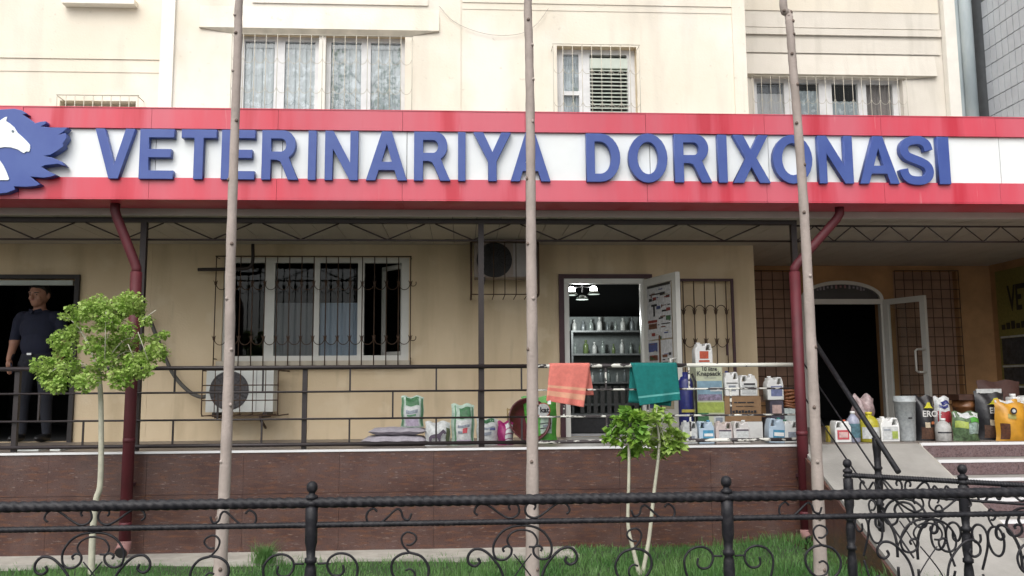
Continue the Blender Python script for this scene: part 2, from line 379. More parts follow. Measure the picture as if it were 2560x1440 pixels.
def blades(n, fx, h0, h1, w, spread=0.6, seed=3):
    rg = np.random.default_rng(seed)
    p = np.array([fx(rg) for _ in range(n)]); a = rg.uniform(0, 2*PI, n); h = rg.uniform(h0, h1, n)*p[:,3]; l = rg.uniform(0.1, spread, n)*h; b = rg.uniform(0, 2*PI, n)
    d = np.stack([np.cos(a), np.sin(a), np.zeros(n)], 1)*w*rg.uniform(.6, 1.3, n)[:,None]; lean = np.stack([np.cos(b)*l, np.sin(b)*l, np.zeros(n)], 1)
    base = p[:,:3]; up = np.stack([np.zeros(n), np.zeros(n), h], 1)
    V = np.stack([base-d, base+d, base+d*.7+up*.55+lean*.35, base-d*.7+up*.55+lean*.35, base+up*.93+lean], 1).reshape(-1, 3)
    me = bpy.data.meshes.new('grass'); me.vertices.add(5*n); me.vertices.foreach_set('co', V.ravel())
    k = np.arange(n)*5
    loops = np.stack([k, k+1, k+2, k+3, k+3, k+2, k+4], 1).ravel()
    me.loops.add(7*n); me.loops.foreach_set('vertex_index', loops.astype(np.int32))
    st = np.stack([np.arange(n)*7, np.arange(n)*7+4], 1).ravel()
    me.polygons.add(2*n); me.polygons.foreach_set('loop_start', st.astype(np.int32))
    me.update(calc_edges=True); me.validate()
    return me
KERB_X1 = 0.95
def grass_pt(rg):
    while True:
        y = rg.uniform(5.0, 8.28)**1; x = rg.uniform(-5.6, lawn_edge(y)+.02)
        if y > 7.93-0.07*math.sin(5*x)-.05*math.sin(13*x) and x < KERB_X1+0.1*math.sin(9*y): continue
        patch = 0.5+0.5*math.sin(2.3*x+1.3*y)*math.sin(1.1*x-2.7*y)
        tall = (0.5+0.7*patch)*(1.6 if rg.random() < .06 else 1)
        if y > 7.4 and x < 1: tall *= 0.72
        return (x, y, lawn_z(x, y)-.005, tall)
gm = blades(62000, grass_pt, 0.05, 0.105, 0.0034); gm.materials.append(grass_m)
tag(link('grass', gm), 'short bright green grass growing between the iron fence and the granite wall', 'grass', kind='stuff')
# concrete kerb strip at the foot of the granite wall
kx = -6.4; ki = 0
tag(MB().box(-6.5, KERB_X1+.1, 7.88, PLAT, -0.1, 0.062).build('kerb', kerb_con), kind='structure')

# ================================================================== PORCH PLATFORM
plat = thing('porch_platform', 'raised porch floor clad in polished brown granite with a white aluminium edge', 'platform', (-1.5, 9.2, 0))
bx('core', concrete, plat, -7.4, XR, PLAT+.03, WALL+.01, -.2, PZ-.03)
bx('alcove_core', concrete, plat, XR+.004, SIDE+.01, PLAT+.002, ALC+.01, -.2, PZ-.031)
bx('floor', floor_tile, plat, -7.4, XR, PLAT+.012, WALL+.02, PZ-.029, PZ)
bx('floor', floor_tile, plat, XR+.002, SIDE+.01, PLAT+.004, ALC+.02, PZ-.030, PZ-.001)
bx('edge_trim', alu_trim, plat, -7.4, XR, PLAT-.012, PLAT+.011, PZ-.018, PZ+.003)
JZ = 0.585
tw = 0.885; x = XR-0.001
tiles = {}
while x > -7.0:
    for z0, z1 in ((0.0, JZ), (JZ+.003, PZ-.019)):
        key = (round(z0, 3)); jit = R_.uniform(-.0012, .0012)
        if key not in tiles:
            tiles[key] = MB().box(-tw/2+.0012, tw/2-.0012, 0, .028, 0, z1-z0).mesh('granite_tile', granite)
        o = link('granite_tile', tiles[key], plat, off=Vector((x-tw/2, PLAT+jit, z0))-Vector(ORG[plat.as_pointer()]))
    x -= tw
# ================================================================== RAMP AND STEPS
SLOPE, RISE, TREAD = 0.469, PZ/7, 0.30
RX1 = 4.45; YF = PLAT-PZ/SLOPE
ramp = thing('entrance_ramp', 'steep pale concrete ramp with a brown granite side beside the steps', 'ramp', (3.85, 7.3, 0))
MB().add([(XR,PLAT,PZ-.002),(RX1,PLAT,PZ-.002),(RX1,YF,0.014),(XR,YF,0.014),(XR,PLAT,-.1),(RX1,PLAT,-.1),(RX1,YF,-.1),(XR,YF,-.1)],
         [(0,1,2,3),(4,7,6,5),(0,3,7,4),(1,5,6,2),(3,2,6,7),(0,4,5,1)]).build('slab', concrete, ramp)
# granite slabs of the side, following the slope
ys = [PLAT-.03, 7.55, 6.85, YF+.05]
for a, b in zip(ys[:-1], ys[1:]):
    za, zb = PZ-SLOPE*(PLAT-a)-.03, PZ-SLOPE*(PLAT-b)-.03
    MB().add([(XR-.024,a-.0015,-.1),(XR-.024,b+.0015,-.1),(XR-.024,b+.0015,zb),(XR-.024,a-.0015,za),(XR-.001,a-.0015,-.1),(XR-.001,b+.0015,-.1),(XR-.001,b+.0015,zb),(XR-.001,a-.0015,za)],
             [(0,1,2,3),(7,6,5,4),(0,4,5,1),(1,5,6,2),(2,6,7,3),(3,7,4,0)]).build('side_slab', granite, ramp)
steps = thing('entrance_steps', 'flight of granite steps with white edge trims beside the ramp', 'steps', (6, 7.2, 0))
for k in range(7):
    y0 = PLAT-TREAD*k; z1 = PZ-RISE*k
    st = bx('step', concrete, steps, RX1+.02, SIDE-.01, y0-TREAD+.001 if k < 6 else y0-.02, y0, -.1, z1-RISE+.0005 if k < 6 else .013)
    bx('riser', granite_grey, st, RX1+.045, SIDE-.012, y0-.016, y0-.001, z1-RISE+.004, z1-.024)
    bx('nosing', alu_trim, st, RX1+.02, SIDE-.012, y0-.020, y0+.03 if k else y0+.003, z1-.023, z1+.004)
    bx('end_trim', alu_trim, st, RX1+.021, RX1+.043, y0-.019, y0-.001, z1-RISE+.004, z1-.0235)
MB().add([(RX1+.002,PLAT-.003,PZ-.004),(RX1+.019,PLAT-.003,PZ-.004),(RX1+.019,YF,0.012),(RX1+.002,YF,.012),(RX1+.002,PLAT-.003,-.1),(RX1+.019,PLAT-.003,-.1),(RX1+.019,YF,-.1),(RX1+.002,YF,-.1)],
         [(0,1,2,3),(4,7,6,5),(0,3,7,4),(1,5,6,2),(3,2,6,7),(0,4,5,1)]).build('stringer', kerb_con, steps)

# ================================================================== APARTMENT BUILDING
bld = thing('apartment_building', 'cream plastered apartment block with the shop on its ground floor', 'building', (0, 11, 0))
ML, MR = wx(402, WALL, 150), 3.48
# opening rectangles (x0, x1, z0, z1)
LW = (wx(556, WALL, 770), wx(1022, WALL, 770), wz(902, WALL, 800), wz(643, WALL, 800))       # lower window
MD = (wx(1410, WALL, 800), wx(1612, WALL, 800), PZ, wz(697, WALL, 1500))                      # shop door
UW = (wx(583, WALL, 200), wx(1012, WALL, 200), 4.30, wz(86, WALL, 800))                       # upper window
SW = (wx(1393, WALL, 200), wx(1592, WALL, 200), 4.35, wz(117, WALL, 1490))                    # small window
DL = (-5.75, wx(183, WALL, 850), PZ, wz(697, WALL, 100))                                      # left doorway
wall_mesh(ML, MR, -.1, 9, WALL, WALL+.25, [LW, MD, UW, SW]).build('wall', [plaster], bld)
# pale paint of the upper storeys: a coat on the wall above the canopy roof
wall_mesh(ML, MR, 4.12, 9, WALL-.012, WALL-.001, [(UW[0]-.001, UW[1]+.001, 4.0, UW[3]+.001), (SW[0]-.001, SW[1]+.001, 4.0, SW[3]+.001)]).build('upper_render', plaster_up, bld)
wall_mesh(-7.5, ML-.002, -.1, 4.4, WALL, WALL+.25, [DL]).build('wall', plaster, bld)
LU = WALL+.35
SG = (wx(150, LU, 250), wx(340, LU, 250), 4.0, wz(252, LU, 240))
wall_mesh(-7.5, ML-.002, 4.0, 9, LU, LU+.2, [SG]).build('wall', plaster_up, bld)
bx('wall', plaster_up, bld, ML+.001, ML+.2, WALL+.251, LU+.2, 4.0, 9)
AD = (wx(2008, ALC, 900), wx(2216, ALC, 900), PZ, wz(748, ALC, 2110))                         # arched entrance
ARC_TOP = wz(702, ALC, 2110)
GL1 = (4.0, wx(1986, ALC, 800), PZ+.35, wz(678, ALC, 1930))
GL2 = (wx(2238, ALC, 800), wx(2398, ALC, 800), PZ+.35, wz(678, ALC, 2320))
RW = (wx(1886, ALC, 240), wx(2258, ALC, 240), 4.85, wz(193, ALC, 2050))
wall_mesh(MR-.2, SIDE, -.1, 4.3, ALC, ALC+.25, [(AD[0], AD[1], AD[2], ARC_TOP), GL1, GL2]).build('wall', orange_wall, bld)
wall_mesh(MR-.2, SIDE, 4.301, 9, ALC, ALC+.25, [RW]).build('wall', plaster_grey, bld)
bx('return_wall', plaster, bld, MR-.2, MR, WALL+.251, ALC-.001, -.1, 9)
# interior shell of the ground floor and its partitions
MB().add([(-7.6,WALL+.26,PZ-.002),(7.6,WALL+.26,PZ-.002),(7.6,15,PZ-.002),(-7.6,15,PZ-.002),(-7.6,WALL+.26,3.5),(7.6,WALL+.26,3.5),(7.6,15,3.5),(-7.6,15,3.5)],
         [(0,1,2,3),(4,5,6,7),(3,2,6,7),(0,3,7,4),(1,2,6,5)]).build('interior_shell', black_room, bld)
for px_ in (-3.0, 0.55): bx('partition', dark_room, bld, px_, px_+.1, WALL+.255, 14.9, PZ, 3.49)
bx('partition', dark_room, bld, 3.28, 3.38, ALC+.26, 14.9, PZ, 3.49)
for (a, b) in ((ML, MR), (-7.4, ML)):     # backs of the upper rooms, darkness put into their colour
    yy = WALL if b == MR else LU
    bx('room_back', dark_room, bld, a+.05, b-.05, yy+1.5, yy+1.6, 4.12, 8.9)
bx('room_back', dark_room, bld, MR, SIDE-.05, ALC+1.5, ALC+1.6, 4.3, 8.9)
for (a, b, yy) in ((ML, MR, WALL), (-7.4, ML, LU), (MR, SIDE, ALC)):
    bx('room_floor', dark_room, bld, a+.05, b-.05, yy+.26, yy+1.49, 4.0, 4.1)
# relief of the upper facade
bx('pilaster', trim_white, bld, ML+.002, wx(436, WALL, 150), WALL-.045, WALL-.013, 4.1, 9)
bx('pilaster', plaster_up, bld, wx(1832, WALL, 150), MR-.002, WALL-.04, WALL-.013, 4.1, 9)
bx('joint_strip', plaster_up, bld, wx(1121, WALL, 150), wx(1152, WALL, 150), WALL-.024, WALL-.0125, 4.1, 9)
bx('string_course', plaster_up, bld, wx(1156, WALL, 15), wx(1828, WALL, 15), WALL-.028, WALL-.013, wz(14, WALL, 1500), wz(-40, WALL, 1500))
bx('string_course', plaster_up, bld, wx(1156, WALL, 15), wx(1828, WALL, 15), WALL-.018, WALL-.013, wz(30, WALL, 1500), wz(14, WALL, 1500)-.001)
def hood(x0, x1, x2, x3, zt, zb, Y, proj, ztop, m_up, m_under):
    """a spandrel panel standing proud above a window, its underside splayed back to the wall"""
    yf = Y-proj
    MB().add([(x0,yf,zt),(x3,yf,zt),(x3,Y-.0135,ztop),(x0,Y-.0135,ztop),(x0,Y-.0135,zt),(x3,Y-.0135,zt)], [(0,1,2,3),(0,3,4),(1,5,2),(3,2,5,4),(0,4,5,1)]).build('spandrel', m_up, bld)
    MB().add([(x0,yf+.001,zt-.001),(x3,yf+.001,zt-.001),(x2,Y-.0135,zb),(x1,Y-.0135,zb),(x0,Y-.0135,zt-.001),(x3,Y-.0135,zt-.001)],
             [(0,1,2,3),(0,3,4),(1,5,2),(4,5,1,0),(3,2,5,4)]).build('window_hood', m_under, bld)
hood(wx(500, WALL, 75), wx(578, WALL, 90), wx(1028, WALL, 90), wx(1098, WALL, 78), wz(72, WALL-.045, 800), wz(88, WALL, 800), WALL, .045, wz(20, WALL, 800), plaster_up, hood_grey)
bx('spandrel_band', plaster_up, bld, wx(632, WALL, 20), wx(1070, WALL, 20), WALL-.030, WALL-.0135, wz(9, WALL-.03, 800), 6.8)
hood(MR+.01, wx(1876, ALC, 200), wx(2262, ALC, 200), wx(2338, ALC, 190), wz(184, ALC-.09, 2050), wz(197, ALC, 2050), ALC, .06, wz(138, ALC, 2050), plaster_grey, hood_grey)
bx('band', plaster_grey, bld, MR+.01, wx(2348, ALC, 120), ALC-.020, ALC-.0135, wz(134, ALC, 2050), wz(100, ALC, 2050))
bx('band', plaster_grey, bld, MR+.01, wx(2350, ALC, 80), ALC-.036, ALC-.0135, wz(86, ALC-.05, 2050), wz(70, ALC-.05, 2050))
bx('band', plaster_grey, bld, MR+.01, wx(2345, ALC, 60), ALC-.026, ALC-.0135, wz(69, ALC-.03, 2050), wz(28, ALC-.03, 2050))
bx('band', plaster_up, bld, MR+.01, wx(2340, ALC, 10), ALC-.038, ALC-.0135, wz(27, ALC-.05, 2050), 8.9)
bx('pilaster', trim_white, bld, wx(2356, ALC, 150), wx(2384, ALC, 150), ALC-.12, ALC-.0135, 4.3, 9)
# left upper bay: string course, sill box
bx('string_course', plaster_up, bld, -7.4, ML-.003, LU-.020, LU-.001, wz(148, LU, 200), wz(134, LU, 200))
bx('string_course', plaster_up, bld, -7.4, ML-.003, LU-.008, LU-.001, wz(180, LU, 200), wz(149, LU, 200))
bx('sill', trim_white, bld, wx(165, LU, 5), wx(345, LU, 5), LU-.12, LU-.001, wz(8, LU-.12, 250), wz(-12, LU-.2, 250))
bx('sill_window', old_white, bld, wx(185, LU, 0), wx(330, LU, 0), LU-.02, LU-.0015, wz(-13, LU-.2, 250), 7.6)
bx('ventilation_recess', hood_grey, bld, SG[0], SG[1], LU+.12, LU+.16, SG[2], SG[3])
# window with lights; frame is the part, panes, curtains and reflection sheets are sub-parts
def window(rect, Y, lights, fw, m, gm, ztops=None, curtain_and_reflection=None, skip=(), depth=.07):
    x0, x1, z0, z1 = rect
    mb = MB()
    y0, y1 = Y, Y+depth
    mb.box(x0, x1, y0, y1, z0, z0+fw); mb.box(x0, x1, y0, y1, z1-fw, z1)
    edges = [x0] + [e for l in lights for e in l] + [x1]
    for i in range(0, len(edges), 2): mb.box(edges[i], edges[i+1], y0+.001, y1-.001, z0+fw, z1-fw)
    w = mb.build('window', m, bld)
    for i, (a, b) in enumerate(lights):
        if i in skip: continue
        bx('pane', gm, w, a-.004, b+.004, Y+depth/2-.003, Y+depth/2+.003, z0+fw-.004, z1-fw+.004)
    if curtain_and_reflection:
        for i, (a, b) in enumerate(lights):
            cm, top = curtain_and_reflection[i] if i < len(curtain_and_reflection) else curtain_and_reflection[-1]
            if cm is None: continue
            zc = z0+fw+(z1-z0-2*fw)*top
            MB().grid(lambda u, v: (a+(b-a)*u, Y+depth*.5+.022+.010*math.sin(u*34+i*1.3), z0+.02+(zc-z0-.02)*v), 40, 2).build('curtain_and_reflection', cm, w)
    return w
LWL = [(wx(581, WALL, 770), wx(659, WALL, 770)), (wx(684, WALL, 770), wx(784, WALL, 770)), (wx(797, WALL, 770), wx(893, WALL, 770)), (wx(909, WALL, 770), wx(1003, WALL, 770))]
lw = window(LW, WALL+.03, LWL, .06, pvc, glass_dark, curtain_and_reflection=[(None, 0), (grey_curtain_reflection, .57), (blue_reflection, .57), (None, 0)], skip=(3,))  # lower-half sheets carry the pane reflection as colour; no cloth hangs there
bx('sill', hood_grey, bld, LW[0]-.03, LW[1]+.03, WALL-.09, WALL-.001, LW[2]-.07, LW[2]-.002)
# the opened casement on the right, swung into the room
cas = MB(); ca, cb = LWL[3]; cw = cb-ca
def casq(u, z): return Vector((cb-u*cw*.62, WALL+.11+u*cw*.75, z))
for a, b, zz0, zz1 in ((0, .07, LW[2]+.06, LW[3]-.06), (.93, 1, LW[2]+.06, LW[3]-.06), (.07, .93, LW[2]+.06, LW[2]+.11), (.07, .93, LW[3]-.11, LW[3]-.06)):
    p = [casq(a, zz0), casq(b, zz0), casq(b, zz1), casq(a, zz1)]; n = Vector((.75, .62, 0))*.045
    cas.add(p+[q+n for q in p], [(0,1,2,3),(7,6,5,4),(0,4,5,1),(1,5,6,2),(2,6,7,3),(3,7,4,0)])
cas.build('open_casement', pvc, lw)
UWL = [(wx(604, WALL, 200), wx(680, WALL, 200)), (wx(706, WALL, 200), wx(783, WALL, 200)), (wx(823, WALL, 200), wx(900, WALL, 200)), (wx(924, WALL, 200), wx(1000, WALL, 200))]
uw = window(UW, WALL+.10, UWL, .05, old_white, glass, curtain_and_reflection=[(lace, 1)])
bx('mullion_post', trim_white, uw, wx(795, WALL, 200), wx(812, WALL, 200), WALL+.02, WALL+.099, 4.30, UW[3])
SWL = [(wx(1410, WALL, 200), wx(1450, WALL, 200)), (wx(1478, WALL, 200), wx(1572, WALL, 200))]
sw = window(SW, WALL+.10, SWL, .06, old_white, glass, curtain_and_reflection=[(lace, 1), (None, 0)], skip=(1,))
bx('transom', old_white, sw, SWL[0][0]-.002, SWL[0][1]+.002, WALL+.097, WALL+.168, wz(231, WALL, 1430), wz(221, WALL, 1430))
lz = wz(166, WALL, 1525); 
bx('louvre_head', louvre, sw, SWL[1][0], SWL[1][1], WALL+.06, WALL+.14, lz, wz(141, WALL, 1525))
while lz > 4.45:
    MB().add([(SWL[1][0],WALL+.06,lz-.030),(SWL[1][1],WALL+.06,lz-.030),(SWL[1][1],WALL+.11,lz),(SWL[1][0],WALL+.11,lz),(SWL[1][0],WALL+.062,lz-.038),(SWL[1][1],WALL+.062,lz-.038),(SWL[1][1],WALL+.112,lz-.008),(SWL[1][0],WALL+.112,lz-.008)],
             [(0,1,2,3),(7,6,5,4),(0,4,5,1),(1,5,6,2),(2,6,7,3),(3,7,4,0)]).build('louvre_slat', louvre, sw)
    lz -= .0475
RWL = [(wx(1899, ALC, 250), wx(1968, ALC, 250)), (wx(1994, ALC, 250), wx(2056, ALC, 250)), (wx(2088, ALC, 250), wx(2154, ALC, 250)), (wx(2175, ALC, 250), wx(2242, ALC, 250))]
rw_mid = mat('plum_curtain', (0.26, 0.22, 0.21), 0.9, 0.25, scale=10, stretch=(1, 1, .2))
window(RW, ALC+.10, RWL, .05, old_white, glass, curtain_and_reflection=[(grey_curtain_reflection, .85), (lace, .9), (lace, .75), (rw_mid, 1)])
# glazed openings beside the arched entrance
for g in (GL1, GL2):
    w = MB().box(g[0], g[1], ALC+.10, ALC+.12, g[2], g[3]).build('window', brown_glass, bld)
# arched entrance: white frame, dark fanlight with lettering
w, h = AD[1]-AD[0], ARC_TOP-AD[3]; cx = (AD[0]+AD[1])/2
ar = lambda r: [(cx+(w/2)*r*math.cos(t), AD[3]+h*r*math.sin(t)) for t in np.linspace(0, PI, 25)]
arch = MB()
o_, i_ = ar(1.0), [(cx+(w/2-.05)*math.cos(t), AD[3]+(h-.05)*math.sin(t)) for t in np.linspace(0, PI, 25)]
for k in range(24):
    arch.prism([o_[k], o_[k+1], i_[k+1], i_[k]], ALC-.02, ALC+.06)
arch.box(AD[0], AD[1], ALC-.022, ALC+.062, AD[3]-.07, AD[3])
arch.box(AD[0], AD[0]+.05, ALC-.02, ALC+.06, PZ, AD[3]-.0705); arch.box(AD[1]-.05, AD[1], ALC-.02, ALC+.06, PZ, AD[3]-.0705)
ed = arch.build('entrance_frame', pvc, bld)
fan = MB().prism([p for p in i_], ALC+.02, ALC+.03).build('fanlight', mat('dark_fanlight', (0.035, 0.04, 0.045), 0.35, 0.2), ed)
for k in range(13):
    t = PI*(0.80-0.60*k/12); c_ = Vector((cx+.41*math.cos(t), ALC+.017, AD[3]+.08+.10*math.sin(t)))
    MB().bar(c_-Vector((.014, 0, .0)), c_+Vector((.014, 0, 0)), .003, .03+.014*(k % 3)).build('print', plain('fan_print', (0.28, 0.26, 0.30)) if k not in (5, 6, 7) else plain('fan_print_pink', (0.30, 0.16, 0.18)), ed)
# spandrels of the arch opening
for sgn in (-1, 1):
    pts = [(cx+sgn*(w/2), AD[3]), (cx+sgn*(w/2), ARC_TOP)] + [(cx, ARC_TOP)] + [(cx+sgn*(w/2)*math.cos(t), AD[3]+h*math.sin(t)) for t in np.linspace(PI/2, 0, 12)][1:-1]
    MB().prism(pts, ALC+.001, ALC+.2).build('arch_spandrel', orange_wall, bld)
# right door leaf, standing open
h0 = Vector((AD[1]-.02, ALC-.03)); pe = at(2310, 755, ALC-.62); h1 = Vector((pe.x, ALC-.62))
def leaf(parent, h0, h1, z0, z1, fw, th, m, gm, bottom=None):
    d = (h1-h0); L = d.length; d = d.normalized(); n = Vector((-d.y, d.x))*th
    def q(u0, u1, a, b, off=0, t=1):
        p = [h0+d*u0+n*off, h0+d*u1+n*off]; p2 = [p[0]+n*t, p[1]+n*t]
        V = [(p[0].x,p[0].y,a),(p[1].x,p[1].y,a),(p[1].x,p[1].y,b),(p[0].x,p[0].y,b),(p2[0].x,p2[0].y,a),(p2[1].x,p2[1].y,a),(p2[1].x,p2[1].y,b),(p2[0].x,p2[0].y,b)]
        return V, [(0,1,2,3),(7,6,5,4),(0,4,5,1),(1,5,6,2),(2,6,7,3),(3,7,4,0)]
    mb = MB(); b0 = bottom or z0+fw
    mb.add(*q(0, fw, z0, z1)); mb.add(*q(L-fw, L, z0, z1)); mb.add(*q(fw, L-fw, z1-fw, z1)); mb.add(*q(fw, L-fw, z0, b0))
    o = mb.build('door', m, parent)
    MB().add(*q(fw-.003, L-fw+.003, b0-.003, z1-fw+.003, .45, .1)).build('pane', gm, o)
    return o, d, n, L
d2, dd, dn, dL = leaf(bld, h0, h1, PZ+.01, AD[3]-.01, .075, .05, pvc, glass)
hp = h0+dd*(dL-.04); 
MB().tube([(hp.x-.13, hp.y-.06, 1.72), (hp.x-.165, hp.y-.075, 1.74), (hp.x-.165, hp.y-.075, 2.0), (hp.x-.13, hp.y-.06, 2.02), (hp.x, hp.y-.02, 2.02)], .014).build('handle', pvc, d2)
MB().tube([(hp.x-.13, hp.y-.06, 1.72), (hp.x, hp.y-.02, 1.72)], .014).build('handle', pvc, d2)
# left doorway: dark lined frame with a pale head strip
fr = MB(); fr.box(DL[0], DL[1]+.05, WALL-.04, WALL-.001, DL[3], DL[3]+.045); fr.box(DL[1], DL[1]+.05, WALL-.04, WALL-.001, PZ, DL[3]-.0005)
fl = fr.build('door_frame', mat('near_black_frame', (0.015, 0.012, 0.012), 0.6, 0.2), bld)
bx('head_strip', mat('pale_head_strip', (0.36, 0.40, 0.37), 0.6, 0.15), fl, DL[0]+.01, DL[1]-.03, WALL-.02, WALL+.03, DL[3]-.075, DL[3]-.02)
# shop door: maroon surround, white frame, open leaf with posters
fr = MB(); fr.box(MD[0]-.06, MD[1]+.09, WALL-.045, WALL-.001, MD[3], MD[3]+.05); fr.box(MD[0]-.06, MD[0], WALL-.044, WALL-.001, PZ, MD[3]-.0005)
sd = fr.build('door_frame', maroon_dark, bld)
fr = MB(); fr.box(MD[0], MD[1], WALL-.03, WALL+.05, MD[3]-.06, MD[3]-.001); fr.box(MD[0]+.001, MD[0]+.06, WALL-.028, WALL+.048, PZ, MD[3]-.061); fr.box(MD[1]-.05, MD[1]-.001, WALL-.028, WALL+.048, PZ, MD[3]-.061)
fr.build('white_jamb', pvc, sd)
bx('transparent_screen', steel_grey, sd, MD[0]+.07, MD[1]-.06, WALL+.06, WALL+.08, PZ+.002, PZ+.03)
pe = at(1689, 678, 9.2); h0 = Vector((MD[1]-.02, WALL-.05)); h1 = Vector((pe.x, 9.22))
d1, dd, dn, dL = leaf(bld, h0, h1, PZ+.02, MD[3]-.02, .085, .055, pvc, glass, PZ+.42)
O1 = Vector(ORG[d1.as_pointer()])
def on_leaf(u0, u1, z0, z1, m, name='poster', off=-.004):
    a, b = h0+dd*u0, h0+dd*u1; nn = Vector((-dd.y, dd.x))*off
    return MB().add([(a.x+nn.x,a.y+nn.y,z0),(b.x+nn.x,b.y+nn.y,z0),(b.x+nn.x,b.y+nn.y,z1),(a.x+nn.x,a.y+nn.y,z1)], [(0,1,2,3)]).build(name, m, d1)
def pos_leaf(u, z, off=-.006): p = h0+dd*u; nn = Vector((-dd.y, dd.x))*off; return Vector((p.x+nn.x, p.y+nn.y, z))-O1
paper = plain('poster_paper', (0.55, 0.56, 0.57)); pk = plain('poster_black', (0.02, 0.02, 0.02)); pr = plain('poster_red', (0.25, 0.05, 0.04)); pg = plain('poster_green', (0.06, 0.13, 0.06)); pb = plain('poster_blue', (0.08, 0.10, 0.24)); pt = plain('poster_tan', (0.42, 0.38, 0.26)); pbr = plain('poster_brown', (0.16, 0.07, 0.04))
Zp = MD[3]-.115
LO, HI = dL*.13, dL*.87; LM = (LO+HI)/2
on_leaf(LO, HI, Zp-.62, Zp, paper); on_leaf(LO, LM-.02, Zp-1.12, Zp-.635, paper); on_leaf(LM+.02, HI, Zp-1.12, Zp-.635, paper)
on_leaf(LO, LM-.02, Zp-1.40, Zp-1.135, pb); on_leaf(LM+.02, HI, Zp-1.40, Zp-1.135, pt)
on_leaf(LM-.018, LM+.018, Zp-1.42, Zp-.58, pbr, 'strip', -.010)
for u0, u1, a, b, m_ in ((.02, .98, .0, .028, pk), (.10, .75, .10, .115, pk), (.80, .95, .14, .17, pk), (.18, .42, .22, .245, pk), (.26, .33, .245, .36, pk), (.02, .42, .40, .43, pr), (.05, .40, .44, .50, pbr), (.48, .66, .38, .395, pk), (.62, .85, .30, .32, pk), (.78, .97, .37, .42, pg), (.58, .95, .45, .46, pk)):
    on_leaf(LO+(HI-LO)*u0, LO+(HI-LO)*u1, Zp-b, Zp-a, m_, 'print', -.007)
for u0, u1, a, b, m_ in ((.02, .40, .66, .76, pb), (.05, .40, .80, .86, pbr), (.02, .40, 1.02, 1.11, pg), (.60, .80, .80, .83, pbr), (.60, .82, .88, .92, pbr), (.85, .95, .78, .81, pk), (.62, .70, 1.0, 1.1, pk), (.72, .80, .98, 1.1, pbr), (.83, .94, 1.01, 1.1, pk), (.60, .9, 1.18, 1.19, pk), (.60, .85, 1.22, 1.23, pk), (.60, .9, 1.26, 1.27, pk)):
    on_leaf(LO+(HI-LO)*u0, LO+(HI-LO)*u1, Zp-b, Zp-a, m_, 'print', -.007)
for k in range(46):       # lines of small print and little pictures
    u = R_.uniform(.04, .9); z_ = R_.choice((R_.uniform(.04, .60), R_.uniform(.64, 1.10))); w_ = R_.uniform(.04, .22)
    if abs(u+w_/2-.5) < w_/2+.04 and z_ > .6: continue
    on_leaf(LO+(HI-LO)*u, LO+(HI-LO)*min(.97, u+w_), Zp-z_-R_.choice((.008, .012, .035)), Zp-z_, R_.choice((pk, pk, pg, pr, pb, pbr, pt)), 'print', -.0085)
hp = h0+dd*(dL-.04); nn = Vector((-dd.y, dd.x))
MB().tube([(hp.x-nn.x*.0, hp.y-nn.y*.0, 1.86), (hp.x-nn.x*.05-.02, hp.y-.03, 1.85), (hp.x-.05, hp.y-.02, 1.74)], .012).build('handle', pvc, d1)

# ================================================================== ADJACENT BUILDING (tiled side wall)
adj = thing('neighbouring_building', 'grey tiled side wall of the neighbouring building at the right edge', 'building', (SIDE+1, 9, 0))
bx('wall', tile_joint, adj, SIDE+.012, SIDE+2.5, 5.5, ALC+.3, 4.3, 9)
bx('lower_wall', orange_wall, adj, SIDE+.004, SIDE+2.5, 5.5, ALC+.3, -.1, 4.299)
TW, TH = .132, .243
tm = MB().box(-.012, .012, -TW/2+.0055, TW/2-.0055, -TH/2+.006, TH/2-.006).mesh('wall_tile', grey_tile)
for r in range(10):
    for c in range(14):
        link('wall_tile', tm, adj, off=Vector((SIDE+.006+R_.uniform(-.0015, .0015), ALC-.25-c*TW-TW/2, 4.72+r*TH))-Vector((SIDE+1, 9, 0)))
dp = thing('rain_pipe', 'thick weathered grey downpipe in the corner beside the tiled wall', 'pipe', (wx(2412, ALC-.2, 150), ALC-.2, 4.3))
MB().tube([(wx(2422, ALC-.16, 150), ALC-.16, 4.31), (wx(2422, ALC-.16, 150), ALC-.16, 9)], .085, 16).build('pipe', grey_pipe, dp)
bx('corner_board', grey_pipe, dp, wx(2386, ALC, 150), wx(2402, ALC, 150), ALC-.10, ALC-.014, 4.31, 9)
# banner on the side wall inside the alcove
ban = MB().box(SIDE-.012, SIDE-.002, 9.0, ALC-.13, 1.25, 3.12).build('banner', plain('banner_yellow', (0.22, 0.20, 0.05), 0.6), org=(SIDE-.006, 10.3, 1.25))
tag(ban, 'yellow printed banner reading VET on the dark side wall of the alcove', 'banner')
def on_ban(y1, y0, z0, z1, m_, name='picture'): return bx(name, m_, ban, SIDE-.0145, SIDE-.0125, y0, y1, z0, z1)
bk = plain('banner_black', (0.012, 0.012, 0.013)); bw = plain('banner_white', (0.5, 0.52, 0.5)); bd = plain('banner_dark', (0.05, 0.06, 0.07), var=.7, scale=18); bdr = plain('banner_maroon', (0.16, 0.02, 0.03), var=.5)
text('VET ', .48, bk, ban, Vector((-.0095, 1.02, 1.45)), (PI/2, 0, -PI/2), .012, 'LEFT', xs=.55)
for i in range(9): on_ban(ALC-.2-i*.105, ALC-.28-i*.105, 2.30, 2.37+.02*(i % 3), bk, 'print')
for j, (za, zb) in enumerate(((1.82, 2.18), (1.55, 1.78), (1.28, 1.50))):
    for i in range(3): on_ban(ALC-.18-i*.62, ALC-.72-i*.62, za, zb, (bd, bdr, bd, bk)[(i+j*2) % 4])
    on_ban(ALC-.16, ALC-1.9, zb+.005, zb+.03, bw, 'strip')

